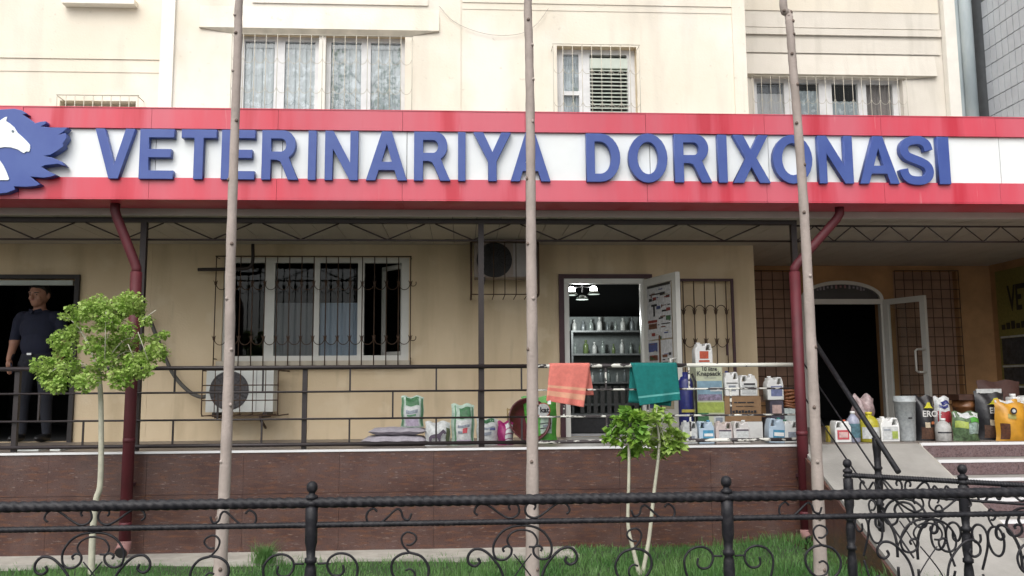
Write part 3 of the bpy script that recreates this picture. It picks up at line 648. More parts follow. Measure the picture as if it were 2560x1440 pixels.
# ================================================================== CANOPY
can = thing('shop_canopy', 'red and white canopy fascia projecting over the porch', 'canopy', (1, 8.2, 3.25))
zR0, zR1, zW0, zW1, zT0, zT1 = wz(500, FAS), wz(450, FAS), wz(449.3, FAS), wz(330, FAS), wz(329.5, FAS), wz(281, FAS)
SEAM = [-.56+1.155*k for k in range(-5, 8)]; SEAM[-1] = SIDE-.02
for a, b in zip(SEAM[:-1], SEAM[1:]):
    j = R_.uniform(-.002, .002)
    bx('red_panel', red_acp, can, a+.0015, b-.0015, FAS+j, FAS+.06, zT0, zT1)
    bx('white_panel', white_acp, can, a+.003+.04, b+.04-.003, FAS+.03+j, FAS+.058, zW0, zW1-.001)
    bx('red_panel', red_acp, can, a+.0015, b-.0015, FAS+j, FAS+.06, zR0, zR1)
    bx('soffit_panel', red_acp, can, a+.0015, b-.0015, FAS+.002, PLAT, zR0-.012, zR0-.001)
bx('top_cap', red_acp, can, SEAM[0], SEAM[-1], FAS-.004, FAS+.10, zT1+.001, zT1+.010)
bx('backing', dark_steel, can, SEAM[0], SEAM[-1], FAS+.062, FAS+.075, zR0, zT1)
bx('soffit_trim', trim_grey, can, SEAM[0], SEAM[-1], PLAT+.001, PLAT+.03, CEIL, zR0-.013)
x = SEAM[0]
while x < SIDE-.1:
    x2 = min(x+.24, SIDE-.02); ye = WALL-.015 if x2 < MR+.1 else ALC-.005
    bx('ceiling_panel', ceil_mat, can, x+.003, x2-.003, PLAT+.031, ye, CEIL+.001+R_.uniform(0, .003), CEIL+.016)
    x += .24
bx('roof', roof_mat, can, SEAM[0], MR-.01, FAS+.08, WALL-.02, 4.02, 4.05); bx('roof', roof_mat, can, MR-.009, SIDE-.02, FAS+.08, ALC-.01, 4.02, 4.05)
bx('ceiling_board', black_room, can, SEAM[0], MR-.01, PLAT+.032, WALL-.016, CEIL+.02, CEIL+.03); bx('ceiling_board', black_room, can, MR-.009, SIDE-.02, PLAT+.032, ALC-.006, CEIL+.02, CEIL+.03)

# ================================================================== SIGN LETTERING
def arc(cx, cy, rx, ry, a0, a1, n=14): return [(cx+rx*math.cos(math.radians(a0+(a1-a0)*k/n)), cy+ry*math.sin(math.radians(a0+(a1-a0)*k/n))) for k in range(n+1)]
def s_outline(asp):
    sp = [(.875,.70),(.82,.83),(.66,.905),(.47,.915),(.27,.88),(.15,.79),(.145,.67),(.24,.58),(.42,.525),(.62,.47),(.80,.395),(.87,.28),(.82,.16),(.68,.095),(.48,.082),(.27,.11),(.14,.20),(.10,.32)]
    P = catmull([(a*asp, b, 0) for a, b in sp], 4); L, Rr = [], []
    for i, p in enumerate(P):
        t = (P[min(i+1, len(P)-1)]-P[max(i-1, 0)]).normalized(); n = Vector((-t.y, t.x, 0))*.088
        L.append(((p+n).x/asp, (p+n).y)); Rr.append(((p-n).x/asp, (p-n).y))
    return [L+Rr[::-1]]
GL = {
 'V': [[(0,1),(.235,1),(.5,.27),(.765,1),(1,1),(.62,0),(.38,0)]],
 'E': [[(0,0),(0,1),(1,1),(1,.83),(.27,.83),(.27,.6),(.92,.6),(.92,.43),(.27,.43),(.27,.17),(1,.17),(1,0)]],
 'T': [[(0,1),(1,1),(1,.83),(.635,.83),(.635,0),(.365,0),(.365,.83),(0,.83)]],
 'I': [[(0,0),(0,1),(1,1),(1,0)]],
 'N': [[(0,0),(0,1),(.25,1),(.76,.36),(.76,1),(1,1),(1,0),(.75,0),(.24,.63),(.24,0)]],
 'A': [[(0,0),(.38,1),(.62,1),(1,0),(.765,0),(.69,.21),(.31,.21),(.235,0)], [(.375,.38),(.5,.74),(.625,.38)]],
 'Y': [[(0,1),(.26,1),(.5,.6),(.74,1),(1,1),(.615,.41),(.615,0),(.385,0),(.385,.41)]],
 'X': [[(0,0),(.36,.52),(.03,1),(.3,1),(.5,.69),(.7,1),(.97,1),(.64,.52),(1,0),(.71,0),(.5,.33),(.29,0)]],
 'R': [[(0,0),(0,1)]+arc(.58,.71,.34,.29,90,-62)+[(.82,.30),(1,0),(.72,0),(.57,.27),(.50,.37),(.40,.40),(.25,.40),(.25,0)], [(.25,.57),(.25,.83)]+arc(.52,.70,.14,.13,90,-90)],
 'D': [[(0,0),(0,1)]+arc(.42,.5,.58,.5,90,-90), [(.25,.17),(.25,.83)]+arc(.40,.5,.33,.33,90,-90)],
 'O': [arc(.5,.5,.5,.5,0,345,23), arc(.5,.5,.265,.325,0,345,23)],
}
LET = [('V',234,337),('E',347,436),('T',451,542),('E',552,639),('R',653,748),('I',769,792),('N',811,897),('A',914,1020),('R',1034,1128),('I',1144,1166),('Y',1183,1280),('A',1275,1378),
       ('D',1465,1553),('O',1570,1671),('R',1685,1781),('I',1794,1820),('X',1830,1927),('O',1931,2033),('N',2045,2134),('A',2146,2248),('S',2249,2335),('I',2344,2376)]
sign = thing('shop_sign', 'blue raised letters VETERINARIYA DORIXONASI across the white fascia band', 'sign', (0.5, FAS-.02, zW0))
LY = FAS-.035
for ch, a, b in LET:
    X0, X1 = wx(a+1, LY, 390), wx(b-2, LY, 390); lz0, lz1 = wz(453, LY), wz(330, LY)-.005
    if ch in 'OS': lz0 -= .006; lz1 += .006
    ol = GL.get(ch) or s_outline((X1-X0)/(lz1-lz0))
    ol = [[(X0+(X1-X0)*u, lz0+(lz1-lz0)*v) for u, v in o] for o in ol]
    link('letter', outline_mesh('letter', ol, .062, blue_letter, .003, ORG[sign.as_pointer()], LY), sign, ORG[sign.as_pointer()])
# horse emblem
emb = thing('horse_emblem', 'round blue emblem of a white horse head with a flying mane', 'emblem', (-4.2, FAS-.03, 3.4))
def zp(pts, Y): return [(lambda p: (p.x, p.z))(at(x/5.54, 250+y/5.54, Y)) for x, y in pts]
MANE = [(-560,640),(-520,400),(-400,240),(-200,150),(0,130),(200,118),(300,140),(375,190),(310,195),(420,270),(480,320),(560,300),(632,292),(635,330),(560,365),(700,380),(935,380),(880,440),(800,485),(905,455),(925,520),(870,600),(882,640),(800,700),(700,760),(600,775),(720,795),(850,850),(905,915),(800,885),(620,905),(570,925),(680,990),(780,1035),(700,1065),(600,1078),(420,1060),(480,1110),(560,1165),(500,1192),(350,1205),(195,1195),(210,1240),(100,1285),(-50,1300),(-250,1270),(-430,1120),(-540,880)]
link('mane_disc', outline_mesh('mane_disc', [zp(MANE, FAS-.07)], .09, blue_letter, .004, ORG[emb.as_pointer()], FAS-.07), emb, ORG[emb.as_pointer()])
HEAD = [(-170,500),(-110,390),(-40,320),(20,268),(60,242),(95,230),(82,290),(130,320),(200,380),(240,450),(310,510),(370,570),(415,620),(415,670),(405,715),(360,712),(330,735),(290,715),(250,685),(150,655),(60,650),(0,660),(-90,690),(-150,640)]
BODY = [(-60,780),(0,840),(50,915),(90,1000),(125,1085),(112,1108),(-180,1110),(-330,1030),(-360,820),(-300,640),(-180,520),(-150,650)]
for nm, P_ in (('horse_head', HEAD), ('horse_chest', BODY)):
    link(nm, outline_mesh(nm, [zp(P_, FAS-.078)], .012, emblem_white, 0, ORG[emb.as_pointer()], FAS-.078), emb, ORG[emb.as_pointer()])
e_ = zp([(178, 433)], FAS-.08)[0]
MB().disc_y(e_, .011, FAS-.083, FAS-.0785, 12).build('eye', eye_grey, emb)

# ================================================================== PORCH FRAME: posts and lattice girder
fr_ = thing('canopy_support', 'dark steel posts and zigzag lattice girder carrying the canopy', 'frame', (0, POST, PZ))
ztc, zbc = CEIL-.022, wz(601, POST, 1100)
P_L, P_M, P_R = wx(362, POST, 560), wx(1203, POST, 800), wx(1986, POST, 650)
for px_ in (P_L, P_M, P_R): bx('post', dark_steel, fr_, px_-.028, px_+.028, POST-.028, POST+.028, PZ, CEIL-.002)
bx('top_chord', dark_steel, fr_, -5.5, P_R+.03, POST-.031, POST+.031, ztc-.022, ztc+.0205)
MB().tube([(-5.5, POST, zbc), (P_R, POST, zbc)], .0105, 6).build('bottom_chord', dark_steel, fr_)
node0 = .105; pit = .8465
for k in range(-7, 4):
    xb = node0+pit*k
    for s_ in (-1, 1):
        xt = xb+s_*pit*.44
        if xt > P_R-.02 or xb < -5.5: continue
        MB().tube([(xb, POST, zbc+.004), (xt, POST, ztc-.024)], .0075, 6).build('diagonal', dark_steel, fr_)
xr0 = P_R+.1
MB().tube([(P_R+.035, POST, ztc-.03), (SIDE-.05, POST, ztc-.03)], .010, 6).build('top_chord', dark_steel, fr_)
MB().tube([(P_R+.035, POST, zbc), (SIDE-.05, POST, zbc)], .010, 6).build('bottom_chord', dark_steel, fr_)
xb = 3.391
while xb < SIDE-.3:
    for s_ in (-1, 1):
        if xb+s_*.19 < P_R+.05: continue
        MB().tube([(xb, POST, zbc+.003), (xb+s_*.19, POST, ztc-.033)], .0065, 6).build('diagonal', dark_steel, fr_)
    xb += .393

# ================================================================== PORCH RAILING
rl = thing('porch_railing', 'dark pipe railing with flaking white paint along the porch edge', 'railing', (0, POST, PZ))
RZ = [wz(y, POST, 1100) for y in (917, 977, 1044, 1107)]
XPEEL = wx(1330, POST); XWHITE = wx(1712, POST); XE = wx(1980, POST)
for z_, r in zip(RZ, (.020, .0095, .0095, .018)):
    for a, b, m_ in ((-5.6, XPEEL, rail_steel), (XPEEL, XWHITE, peel), (XWHITE, XE, white_rail if r > .0195 else peel)):
        MB().tube([(a, POST-.05, z_), (b, POST-.05, z_)], r, 10).build('rail', m_, rl)
bw_ = .8265
for k in range(-7, 5):
    xb = -1.079+bw_*k
    if -5.5 < xb < XE:
        m_ = rail_steel if xb < XPEEL else peel
        for i in (0, 2): bx('bar', m_, rl, xb-.008, xb+.008, POST-.057, POST-.043, RZ[i+1]+.008, RZ[i]-.008)
    xb = -.669+bw_*k
    if -5.5 < xb < XE and abs(xb-wx(760, POST, 1010)) > .1:
        bx('bar', rail_steel if xb < XPEEL else peel, rl, xb-.008, xb+.008, POST-.057, POST-.043, RZ[2]+.008, RZ[1]-.008)
for px_ in (wx(762, POST, 1010), -4.2): bx('short_post', rail_steel, rl, px_-.022, px_+.022, POST-.03, POST+.014, PZ, RZ[0]-.005)

# ================================================================== DRAINPIPES
def drain(label, xpx, xtop, lower_px, group=None):
    X = (wx(xpx, 8.17, 1000)); 
    t = thing('drainpipe', label, 'drainpipe', (X, 8.17, 0.1), 'maroon drainpipes at the porch front')
    zj = wz(672, 8.17, xpx); XT = wx(xtop, 8.10, 515)
    pts = [(X, 8.17, .17), (X, 8.17, zj-.03)]
    MB().tube(pts, .052, 16).build('pipe', maroon, t)
    MB().tube(list([(X, 8.17, zj-.05), (X, 8.17, zj+.005), (X+(XT-X)*.07, 8.165, zj+.05), (X+(XT-X)*.5, 8.14, (zj+zR0)/2-.04), (X+(XT-X)*.93, 8.11, zR0-.13), (XT, 8.10, zR0-.075), (XT, 8.10, zR0+.01)]), .044, 16).build('elbow', maroon, t)
    for zc in (1.1, .35): MB().tube([(X, 8.17, zc-.02), (X, 8.17, zc+.02)], .0545, 16).build('collar', maroon, t)
    MB().tube([(X, 8.17, .2), (X, 8.165, .155), (X-.0, 8.10, .115)], [.058, .059, .060], 14).build('shoe', pipe_pink, t)
    MB().tube([(X, 8.104, .117), (X, 8.088, .108)], [.050, .052], 14).build('outlet', fan_dark, t)
    bx('bracket', maroon_dark, t, X-.03, X+.03, 8.22, PLAT+.002, .68, .71)
    return t
drain('maroon drainpipe rising behind the bushy young tree at the left', 327, 288, 303)
drain('maroon drainpipe at the porch end beside the ramp', 2001, 2098, 2012)

# ================================================================== WROUGHT IRON FENCES
FY = 4.3
FC = wx(1306, FY, 1340); HALF = 1.0195
def fp(x, y): p = at(x, y, FY); return (p.x-FC, 0, p.z)
zr1, zr2 = wz(1249, FY, 1300), wz(1304, FY, 1300)
ZM = .50
S_up = [(1416,1285),(1424,1276),(1418,1262),(1402,1256),(1385,1264),(1360,1283),(1340,1294),(1322,1291),(1313,1278),(1317,1262),(1330,1256),(1339,1265),(1335,1274)]
S_up2 = [(1578,1275),(1585,1290),(1598,1286),(1604,1268),(1615,1264),(1638,1284),(1660,1300),(1678,1298),(1687,1284),(1683,1268),(1670,1260),(1661,1268)]
S_c = [(1306,1313),(1335,1317),(1360,1331),(1377,1357),(1378,1382),(1368,1396),(1350,1397),(1336,1386),(1334,1370),(1345,1364),(1355,1370),(1352,1378)]
S_fl = [(1352,1500),(1352,1460),(1360,1425),(1378,1396),(1402,1373),(1426,1369),(1441,1384),(1440,1403),(1425,1411),(1413,1402),(1417,1391)]
S_mid = [(1592,1352),(1580,1352),(1568,1340),(1572,1327),(1590,1321),(1603,1333),(1600,1352),(1585,1371)]
S_mid2 = [(1585,1371),(1556,1382),(1539,1410),(1545,1440),(1565,1456),(1590,1456),(1612,1444),(1628,1418),(1626,1392),(1608,1376),(1585,1371)]
S_mid3 = [(1628,1418),(1618,1440),(1600,1450),(1578,1444),(1572,1425),(1583,1412),(1595,1415)]
S_np = [(1745,1395),(1744,1412),(1755,1421),(1772,1418),(1782,1400),(1779,1382),(1765,1370),(1747,1367),(1727,1374),(1713,1392),(1711,1412),(1718,1440),(1735,1475),(1748,1500)]
S_x = [(1284,1385),(1306,1412),(1330,1445),(1342,1470),(1345,1500)]
S_bar = [(1780,1390),(1806,1390)]
def scroll_mesh(pts, mir=1, flip=False, r=.0055):
    P = catmull([fp(*p) for p in pts], 5)
    P = [Vector((p.x*mir, 0, (2*ZM-p.z) if flip else p.z)) for p in P]
    return MB().tube(P, r, 6).mesh('scroll', black_iron)
PANEL = []
for s_ in (1, -1):
    PANEL += [scroll_mesh(S_up, s_), scroll_mesh(S_up2, s_)]
    for fl_ in (False, True):
        for sh, r in ((S_c, .006), (S_fl, .0068), (S_mid, .005), (S_mid2, .0065), (S_mid3, .005), (S_np, .006), (S_x, .0035), (S_bar, .005)):
            PANEL.append(scroll_mesh(sh, s_, fl_, r))
inner = [(1276,1368),(1268,1352),(1275,1336),(1292,1326),(1312,1325),(1332,1332),(1343,1350),(1338,1366),(1322,1367)]
PANEL += [scroll_mesh(inner, 1, False, .005), scroll_mesh(inner, 1, True, .005)]
def rope_mesh(L, r, pitch, lobes=3):
    n = int(L/.007); b = MB(); m = 12
    for i in range(n+1):
        x_ = -L/2+L*i/n
        for j in range(m):
            a = 2*PI*j/m; rr = r*(0.80+0.22*abs(math.cos(lobes/2*(a)-PI*x_/pitch)))
            b.v.append((x_, rr*math.cos(a), rr*math.sin(a)))
    for i in range(n):
        for j in range(m): b.f.append([i*m+j, i*m+(j+1) % m, (i+1)*m+(j+1) % m, (i+1)*m+j]); b.m.append(0); b.s.append(True)
    return b.mesh('rope_rail', black_iron)
ROPE1, ROPE2 = rope_mesh(2*HALF, .0265, .046), rope_mesh(2*HALF, .0145, .026)
BOT = MB().tube([(-HALF, 0, .10), (HALF, 0, .10)], .0145, 8).mesh('bottom_rail', black_iron)
pz = wz(1196, FY, 1300)
prof = [(.026,0),(.026,.10),(.034,.105),(.034,.13),(.026,.135),(.030,.17),(.033,.23),(.028,.30),(.035,.305),(.035,.325),(.026,.33),(.031,.38),(.034,.44),(.030,.50),(.024,.54),(.034,.545),(.034,.565),(.026,.57),(.031,.61),(.033,.66),(.029,.70),(.023,.72),(.033,.725),(.033,.745),(.024,.75),(.026,.79),(.034,.82),(.034,.92)]
prof += [(.034, pz-.125),(.026, pz-.122),(.026,pz-.115),(.034,pz-.111),(.034,pz-.098),(.025,pz-.094),(.025,pz-.088),(.033,pz-.084),(.033,pz-.070),(.020,pz-.064),(.018,pz-.058)] + [(.029*math.sin(t)+.002, pz-.029-.029*math.cos(t)) for t in np.linspace(.55, 3.0, 9)]
FPOST = MB().lathe([(r_*.88, z_) for r_, z_ in prof], (0,0,0), 14).mesh('post', black_iron)
def fence_panel(root, cx_, parent_loc=True):
    for me in PANEL: link('scroll', me, root, off=(cx_, 0, 0))
    link('rope_rail', ROPE1, root, off=(cx_, 0, zr1)); link('rope_rail', ROPE2, root, off=(cx_, 0, zr2)); link('bottom_rail', BOT, root, off=(cx_, 0, 0))
fn = thing('wrought_iron_fence', 'black wrought iron fence with twisted rope rails and scrolls across the foreground', 'fence', (FC, FY, 0), local=True)
for k in (-1, 0, 1): fence_panel(fn, 2*HALF*k)
for k in (-2, -1, 0, 1): link('post', FPOST, fn, off=(2*HALF*(k+.5), 0, 0))
a3, b3 = Vector((2.42, 5.38)), Vector((2.90, 4.93))
fb = thing('wrought_iron_fence', 'angled wrought iron fence with crowded scrolls in front of the ramp', 'fence', (a3.x, a3.y, 0), local=True)
fb.rotation_euler.z = math.atan2(b3.y-a3.y, b3.x-a3.x)
sp_ = (b3-a3).length
KX = sp_/(2*HALF)*.96
def scroll_b(pts, mir, flip, r, off=0.0, kx=None):
    P = catmull([fp(*p) for p in pts], 5); cx_ = sum(p.x for p in P)/len(P) if abs(P[0].x) > .25 else 0
    return MB().tube([Vector(((cx_*KX+(p.x-cx_)*(kx or KX))*mir+off*mir, 0, (2*ZM-p.z) if flip else p.z)) for p in P], r, 6).mesh('scroll', black_iron)
PANEL_B = []
for s_ in (1, -1):
    PANEL_B += [scroll_b(S_up, s_, False, .0065, 0, .62), scroll_b(S_up2, s_, False, .0065, 0, .55)]
    for fl_ in (False, True):
        PANEL_B += [scroll_b(S_c, s_, fl_, .0075, 0, .85), scroll_b(S_fl, s_, fl_, .0085, 0, .66), scroll_b(S_mid2, s_, fl_, .007, .01, .45), scroll_b(S_mid, s_, fl_, .006, .02, .55), scroll_b(S_np, s_, fl_, .007, -.01, .55), scroll_b(S_x, s_, fl_, .0045, 0, .8)]
PANEL_B += [scroll_b(inner, 1, False, .0075, 0, .8), scroll_b(inner, 1, True, .0075, 0, .8)]
fb.scale.z = .985
for k in range(3):
    for me in PANEL_B: link('scroll', me, fb, off=(sp_*(k+.5), 0, 0))
    for me, z_ in ((ROPE1, zr1), (ROPE2, zr2), (BOT, 0)):
        o = link('rope_rail' if me is not BOT else 'bottom_rail', me, fb, off=(sp_*(k+.5), 0, z_)); o.scale = (sp_/(2*HALF), .62, .62) if me is not BOT else (sp_/(2*HALF), 1, 1)
    link('post', FPOST, fb, off=(sp_*k, 0, 0))
link('post', FPOST, fb, off=(sp_*3, 0, 0))

# ================================================================== RAMP HANDRAIL
hr = thing('ramp_handrail', 'black iron handrail with turned posts running down the ramp', 'handrail', (3.4, 7.5, .5))
HX = 3.40
def rz(y): return PZ-SLOPE*(PLAT-y)
ha, hb = atx(2112, 972, HX), atx(2246, 1180, HX)
hd = (hb-ha)/(hb.y-ha.y)
top = lambda y: ha+hd*(y-ha.y)
MB().tube([top(8.3), hb], .022, 10).build('handrail', black_iron, hr)
for a, b in (((2064, 990), (2190, 1178)), ((2062, 1068), (2145, 1190))):
    p, q = atx(*a, HX), atx(*b, HX); d = (q-p)/(q.y-p.y)
    MB().tube([p+d*(8.5-p.y), p+d*(6.5-p.y)], .008, 6).build('lower_rail', black_iron, hr)
for y_, zt in ((8.16, top(8.16).z+.0), (6.99, top(6.99).z)):
    z0 = rz(y_)-.01; H_ = zt-z0
    pr_ = [(.026,0),(.026,.28*H_),(.034,.285*H_),(.034,.31*H_),(.026,.315*H_),(.031,.42*H_),(.034,.50*H_),(.026,.58*H_),(.035,.585*H_),(.035,.61*H_),(.027,.615*H_),(.027,.66*H_),(.035,.665*H_),(.035,.69*H_),(.027,.695*H_),(.028,.8*H_),(.034,.9*H_),(.034,H_)]
    MB().lathe(pr_, (HX, y_, z0), 12).build('post', black_iron, hr)

# ================================================================== GRILLES AND LATTICES
def knot(mb, x, y, z, s=1.0):
    mb.lathe([(.004*s,-.03*s),(.012*s,-.018*s),(.016*s,0),(.012*s,.018*s),(.004*s,.03*s)], (x, y, z), 7)
    for sx in (-1, 1):
        mb.tube([(x, y, z), (x+sx*.016*s, y-.004, z+.012*s), (x+sx*.021*s, y-.006, z+.03*s)], .0035*s, 5)
def grille(name, label, cat, x0, x1, z0, z1, Y, n, m, rows, r=.0062, knots=True, arcs='U', group=None, hbars=True, ks=1.0, wallY=None):
    t = thing(name, label, cat, ((x0+x1)/2, Y, z0), group)
    for i in range(n):
        xb = x0+(x1-x0)*i/(n-1); mb = MB().tube([(xb, Y, z0), (xb, Y, z1)], r, 6)
        if knots:
            for zr in rows: knot(mb, xb, Y, zr, ks)
        mb.build('bar', m, t)
    st = (x1-x0)/(n-1)
    for zr in rows:
        for i in range(n-1):
            xa = x0+st*i; s_ = -1 if arcs == 'U' else 1
            MB().tube([(xa+st/2+st*.46*math.cos(a), Y-.004, zr+s_*st*.55*math.sin(a)) for a in np.linspace(.12, PI-.12, 9)], r*.75, 5).build('arc', m, t)
    if hbars:
        for z_ in (z1, z0): MB().tube([(x0-.01, Y, z_), (x1+.01, Y, z_)], r*1.25, 6).build('crossbar', m, t)
    if wallY:
        for xx in (x0, x1):
            for z_ in (z0+.1, z1-.01): MB().tube([(xx, Y, z_), (xx, wallY+.01, z_)], r, 6).build('stay', m, t)
    return t
GY = WALL-.12
g = grille('window_grille', 'rusty iron grille with curled arcs over the ground floor window', 'grille', wx(537, GY, 780), wx(1026, GY, 780), wz(918, GY, 780), wz(641, GY, 780), GY, 17, rust_iron, [wz(708, GY, 780), wz(845, GY, 780)], wallY=WALL)
for zr in (wz(708, GY, 780), wz(845, GY, 780)):
    xe = wx(1026, GY, 780)
    MB().tube([(xe+.03+.035*math.cos(a), GY-.004, zr-.035*math.sin(a)) for a in np.linspace(-.5, PI, 8)], .005, 5).build('end_curl', rust_iron, g)
grille('window_grille', 'thin cream iron grille over the wide upper window', 'grille', wx(578, WALL-.08, 180), wx(1030, WALL-.08, 180), 4.3, wz(88, WALL-.08, 800), WALL-.08, 17, cream_iron, [wz(145, WALL-.08, 800), wz(219, WALL-.08, 800)], .0042, False, wallY=WALL)
grille('window_grille', 'cream box grille around the small louvred upper window', 'grille', wx(1384, WALL-.2, 200), wx(1600, WALL-.2, 200), 4.3, wz(111, WALL-.2, 1490), WALL-.2, 10, cream_iron, [wz(172, WALL-.2, 1490), wz(255, WALL-.2, 1490)], .0042, False, wallY=WALL)
grille('window_grille', 'cream iron grille over the upper window of the recessed right bay', 'grille', wx(1882, ALC-.08, 240), wx(2268, ALC-.08, 240), 4.85, wz(192, ALC-.08, 2050), ALC-.08, 18, cream_iron, [wz(247, ALC-.08, 2050)], .0042, False, wallY=ALC)
grille('window_grille', 'short cream box grille just above the fascia at the far left', 'grille', wx(142, LU-.18, 250), wx(345, LU-.18, 250), 4.0, wz(238, LU-.18, 240), LU-.18, 10, cream_iron, [], .0055, False, wallY=LU)
# gate leaf hung beside the shop door
gx0, gx1, gz1 = wx(1697, WALL-.09, 800), wx(1836, WALL-.09, 800), wz(697, WALL-.09, 1760)
gt = grille('iron_gate', 'maroon iron gate leaf folded back against the wall beside the shop door', 'gate', gx0+.06, gx1-.09, PZ+.05, gz1-.03, WALL-.09, 5, rust_iron, [wz(853, WALL-.09, 1760)], .0062, True, 'U', hbars=False, ks=1.15)
st = (gx1-gx0-.15)/4
for i in range(4): MB().tube([(gx0+.06+st*(i+.5)+st*.46*math.cos(a), WALL-.094, wz(778, WALL-.09, 1760)+st*.55*math.sin(a)) for a in np.linspace(.12, PI-.12, 9)], .005, 5).build('arc', rust_iron, gt)
for i in range(5):
    mb = MB(); knot(mb, gx0+.06+st*i, WALL-.09, wz(778, WALL-.09, 1760)-.01, 1.15); mb.build('knot', rust_iron, gt)
for a_ in ((gx0, gx0+.03, PZ+.02, gz1), (gx1-.03, gx1, PZ+.02, gz1), (gx0+.0305, gx1-.0305, gz1-.03, gz1), (gx0+.0305, gx1-.0305, PZ+.02, PZ+.05)):
    bx('frame_bar', maroon_dark, gt, a_[0], a_[1], WALL-.105, WALL-.075, a_[2], a_[3])
bx('lock', maroon_dark, gt, gx1-.115, gx1-.095, WALL-.13, WALL-.098, wz(885, WALL, 1800)-.02, wz(862, WALL, 1800))
def lattice(label, rect, Y, nx, nz, m=rust_iron, skew=False):
    t = thing('iron_lattice', label, 'lattice', ((rect[0]+rect[1])/2, Y, rect[2]), 'iron lattices beside the arched entrance')
    for i in range(nx+1): xx = rect[0]+(rect[1]-rect[0])*i/nx; MB().tube([(xx, Y, rect[2]), (xx, Y, rect[3])], .0065, 6).build('bar', m, t)
    for j in range(nz+1): z_ = rect[2]+(rect[3]-rect[2])*j/nz; MB().tube([(rect[0], Y-.010, z_), (rect[1], Y-.010, z_)], .0055, 6).build('crossbar', m, t)
    return t
lattice('square iron lattice left of the arched entrance, beside the maroon pipe', (GL1[0], GL1[1], PZ+.3, GL1[3]), ALC-.05, 4, 14)
lattice('square iron lattice right of the arched entrance, behind the open glass door', (GL2[0], GL2[1], PZ+.3, GL2[3]), ALC-.05, 7, 14)

# ================================================================== AIR CONDITIONERS
def ac(label, x0, x1, z0, z1, Yf, body_m, fan_m, fan_r, fx):
    t = thing('air_conditioner', label, 'air conditioner', ((x0+x1)/2, Yf+.14, z0))
    c = bx('casing', body_m, t, x0, x1, Yf, Yf+.27, z0, z1)
    zc = (z0+z1)/2
    MB().disc_y((fx, zc), fan_r, Yf-.006, Yf-.001, 30).build('fan_recess', fan_m, t)
    gr = MB()
    for k in range(1, 7): gr.tube([(fx+fan_r*k/6.4*math.cos(a), Yf-.012, zc+fan_r*k/6.4*math.sin(a)) for a in np.linspace(0, 2*PI, 29)[:-1]], .0022, 4, closed=True)
    for k in range(8): a = PI*k/8; gr.tube([(fx-fan_r*math.cos(a), Yf-.014, zc-fan_r*math.sin(a)), (fx+fan_r*math.cos(a), Yf-.014, zc+fan_r*math.sin(a))], .0022, 4)
    gr.build('fan_guard', fan_m, t)
    MB().disc_y((fx, zc), fan_r*.22, Yf-.02, Yf-.0125, 16).build('fan_hub', fan_m, t)
    bx('seam', fan_grey, t, x0+(x1-x0)*.745, x0+(x1-x0)*.752, Yf-.002, Yf-.0005, z0+.01, z1-.01)
    for s_ in (x0+.08, x1-.1): bx('foot', dark_steel, t, s_, s_+.04, Yf-.03, Yf+.29, z0-.05, z0-.001)
    return t
A1 = 9.55
a1 = ac('white air conditioner low on the wall under the barred window', wx(515, A1, 980), wx(683, A1, 980), wz(1030, A1, 600), wz(922, A1, 600), A1, ac_white, fan_grey, .21, wx(573, A1, 980))
for s_ in (wx(545, A1), wx(655, A1)): MB().bar((s_, A1-.02, wz(1042, A1, 600)), (s_, WALL, wz(1042, A1, 600)), .03, .03).build('bracket', rust_iron, a1)
for s_ in (wx(555, A1), wx(650, A1)): MB().bar((s_, A1+.05, wz(1045, A1, 600)), (s_-.02, WALL, wz(1075, A1, 600)), .02, .02).build('strut', rust_iron, a1)
A2 = 9.60
a2 = ac('grimy air conditioner high on the wall behind the centre post', wx(1186, A2, 650), wx(1346, A2, 650), wz(693, A2, 1260), wz(607, A2, 1260), A2, ac_dirty, fan_dark, .20, wx(1236, A2, 650))
bx('side_panel', mat('grimy_side_panel', (0.33, 0.31, 0.30), .6, .2), a2, wx(1283, A2, 650), wx(1345, A2, 650), A2-.004, A2-.0005, wz(691, A2, 1260), wz(609, A2, 1260))
def cage(label, x0, x1, z0, z1, Y, nx, nz, rim=.012):
    t = thing('air_conditioner_cage', label, 'cage', ((x0+x1)/2, Y, z0))
    for i in range(nx+1): xx = x0+(x1-x0)*i/nx; MB().tube([(xx, Y, z1), (xx, Y, z0+.03), (xx, Y+.03, z0), (xx, WALL, z0)], rim if i in (0, nx) else .005, 6).build('bar', rust_iron, t)
    for j in range(nz+1): z_ = z0+(z1-z0)*j/nz; MB().tube([(x0, Y-.008, z_+.004), (x1, Y-.008, z_+.004)], .006, 6).build('crossbar', rust_iron, t)
    for xx in (x0, x1): MB().tube([(xx, Y, z1), (xx, WALL, z1)], .008, 6).build('stay', rust_iron, t)
    return t
cage('rusty wire cage around the low white air conditioner', wx(505, A1-.12, 980), wx(695, A1-.12, 980), wz(1040, A1-.12, 600), wz(926, A1-.12, 600), A1-.12, 6, 3, .007)
cage('dark iron cradle around the grimy high air conditioner', wx(1178, A2-.1, 680), wx(1346, A2-.1, 680), wz(737, A2-.1, 1260), wz(606, A2-.1, 1260), A2-.1, 6, 1)
hs_ = MB().tube(catmull([at(372, 790, 9.9), at(395, 850, 9.9), at(430, 930, 9.9), at(468, 975, 9.85), at(500, 992, 9.75), at(518, 990, 9.7)], 5), .022, 8).build('insulated_hose', hose_m)
tag(hs_, 'dark insulated hose running down the wall to the low air conditioner', 'hose')
pp = MB().tube(catmull([at(632, 610, 9.85), at(632, 650, 9.85), at(624, 668, 9.85), at(600, 672, 9.85), at(495, 674, 9.85)], 4), .020, 8).build('bent_pipe', dark_steel)
tag(pp, 'short bent dark pipe crossing the top left corner of the barred window', 'pipe')
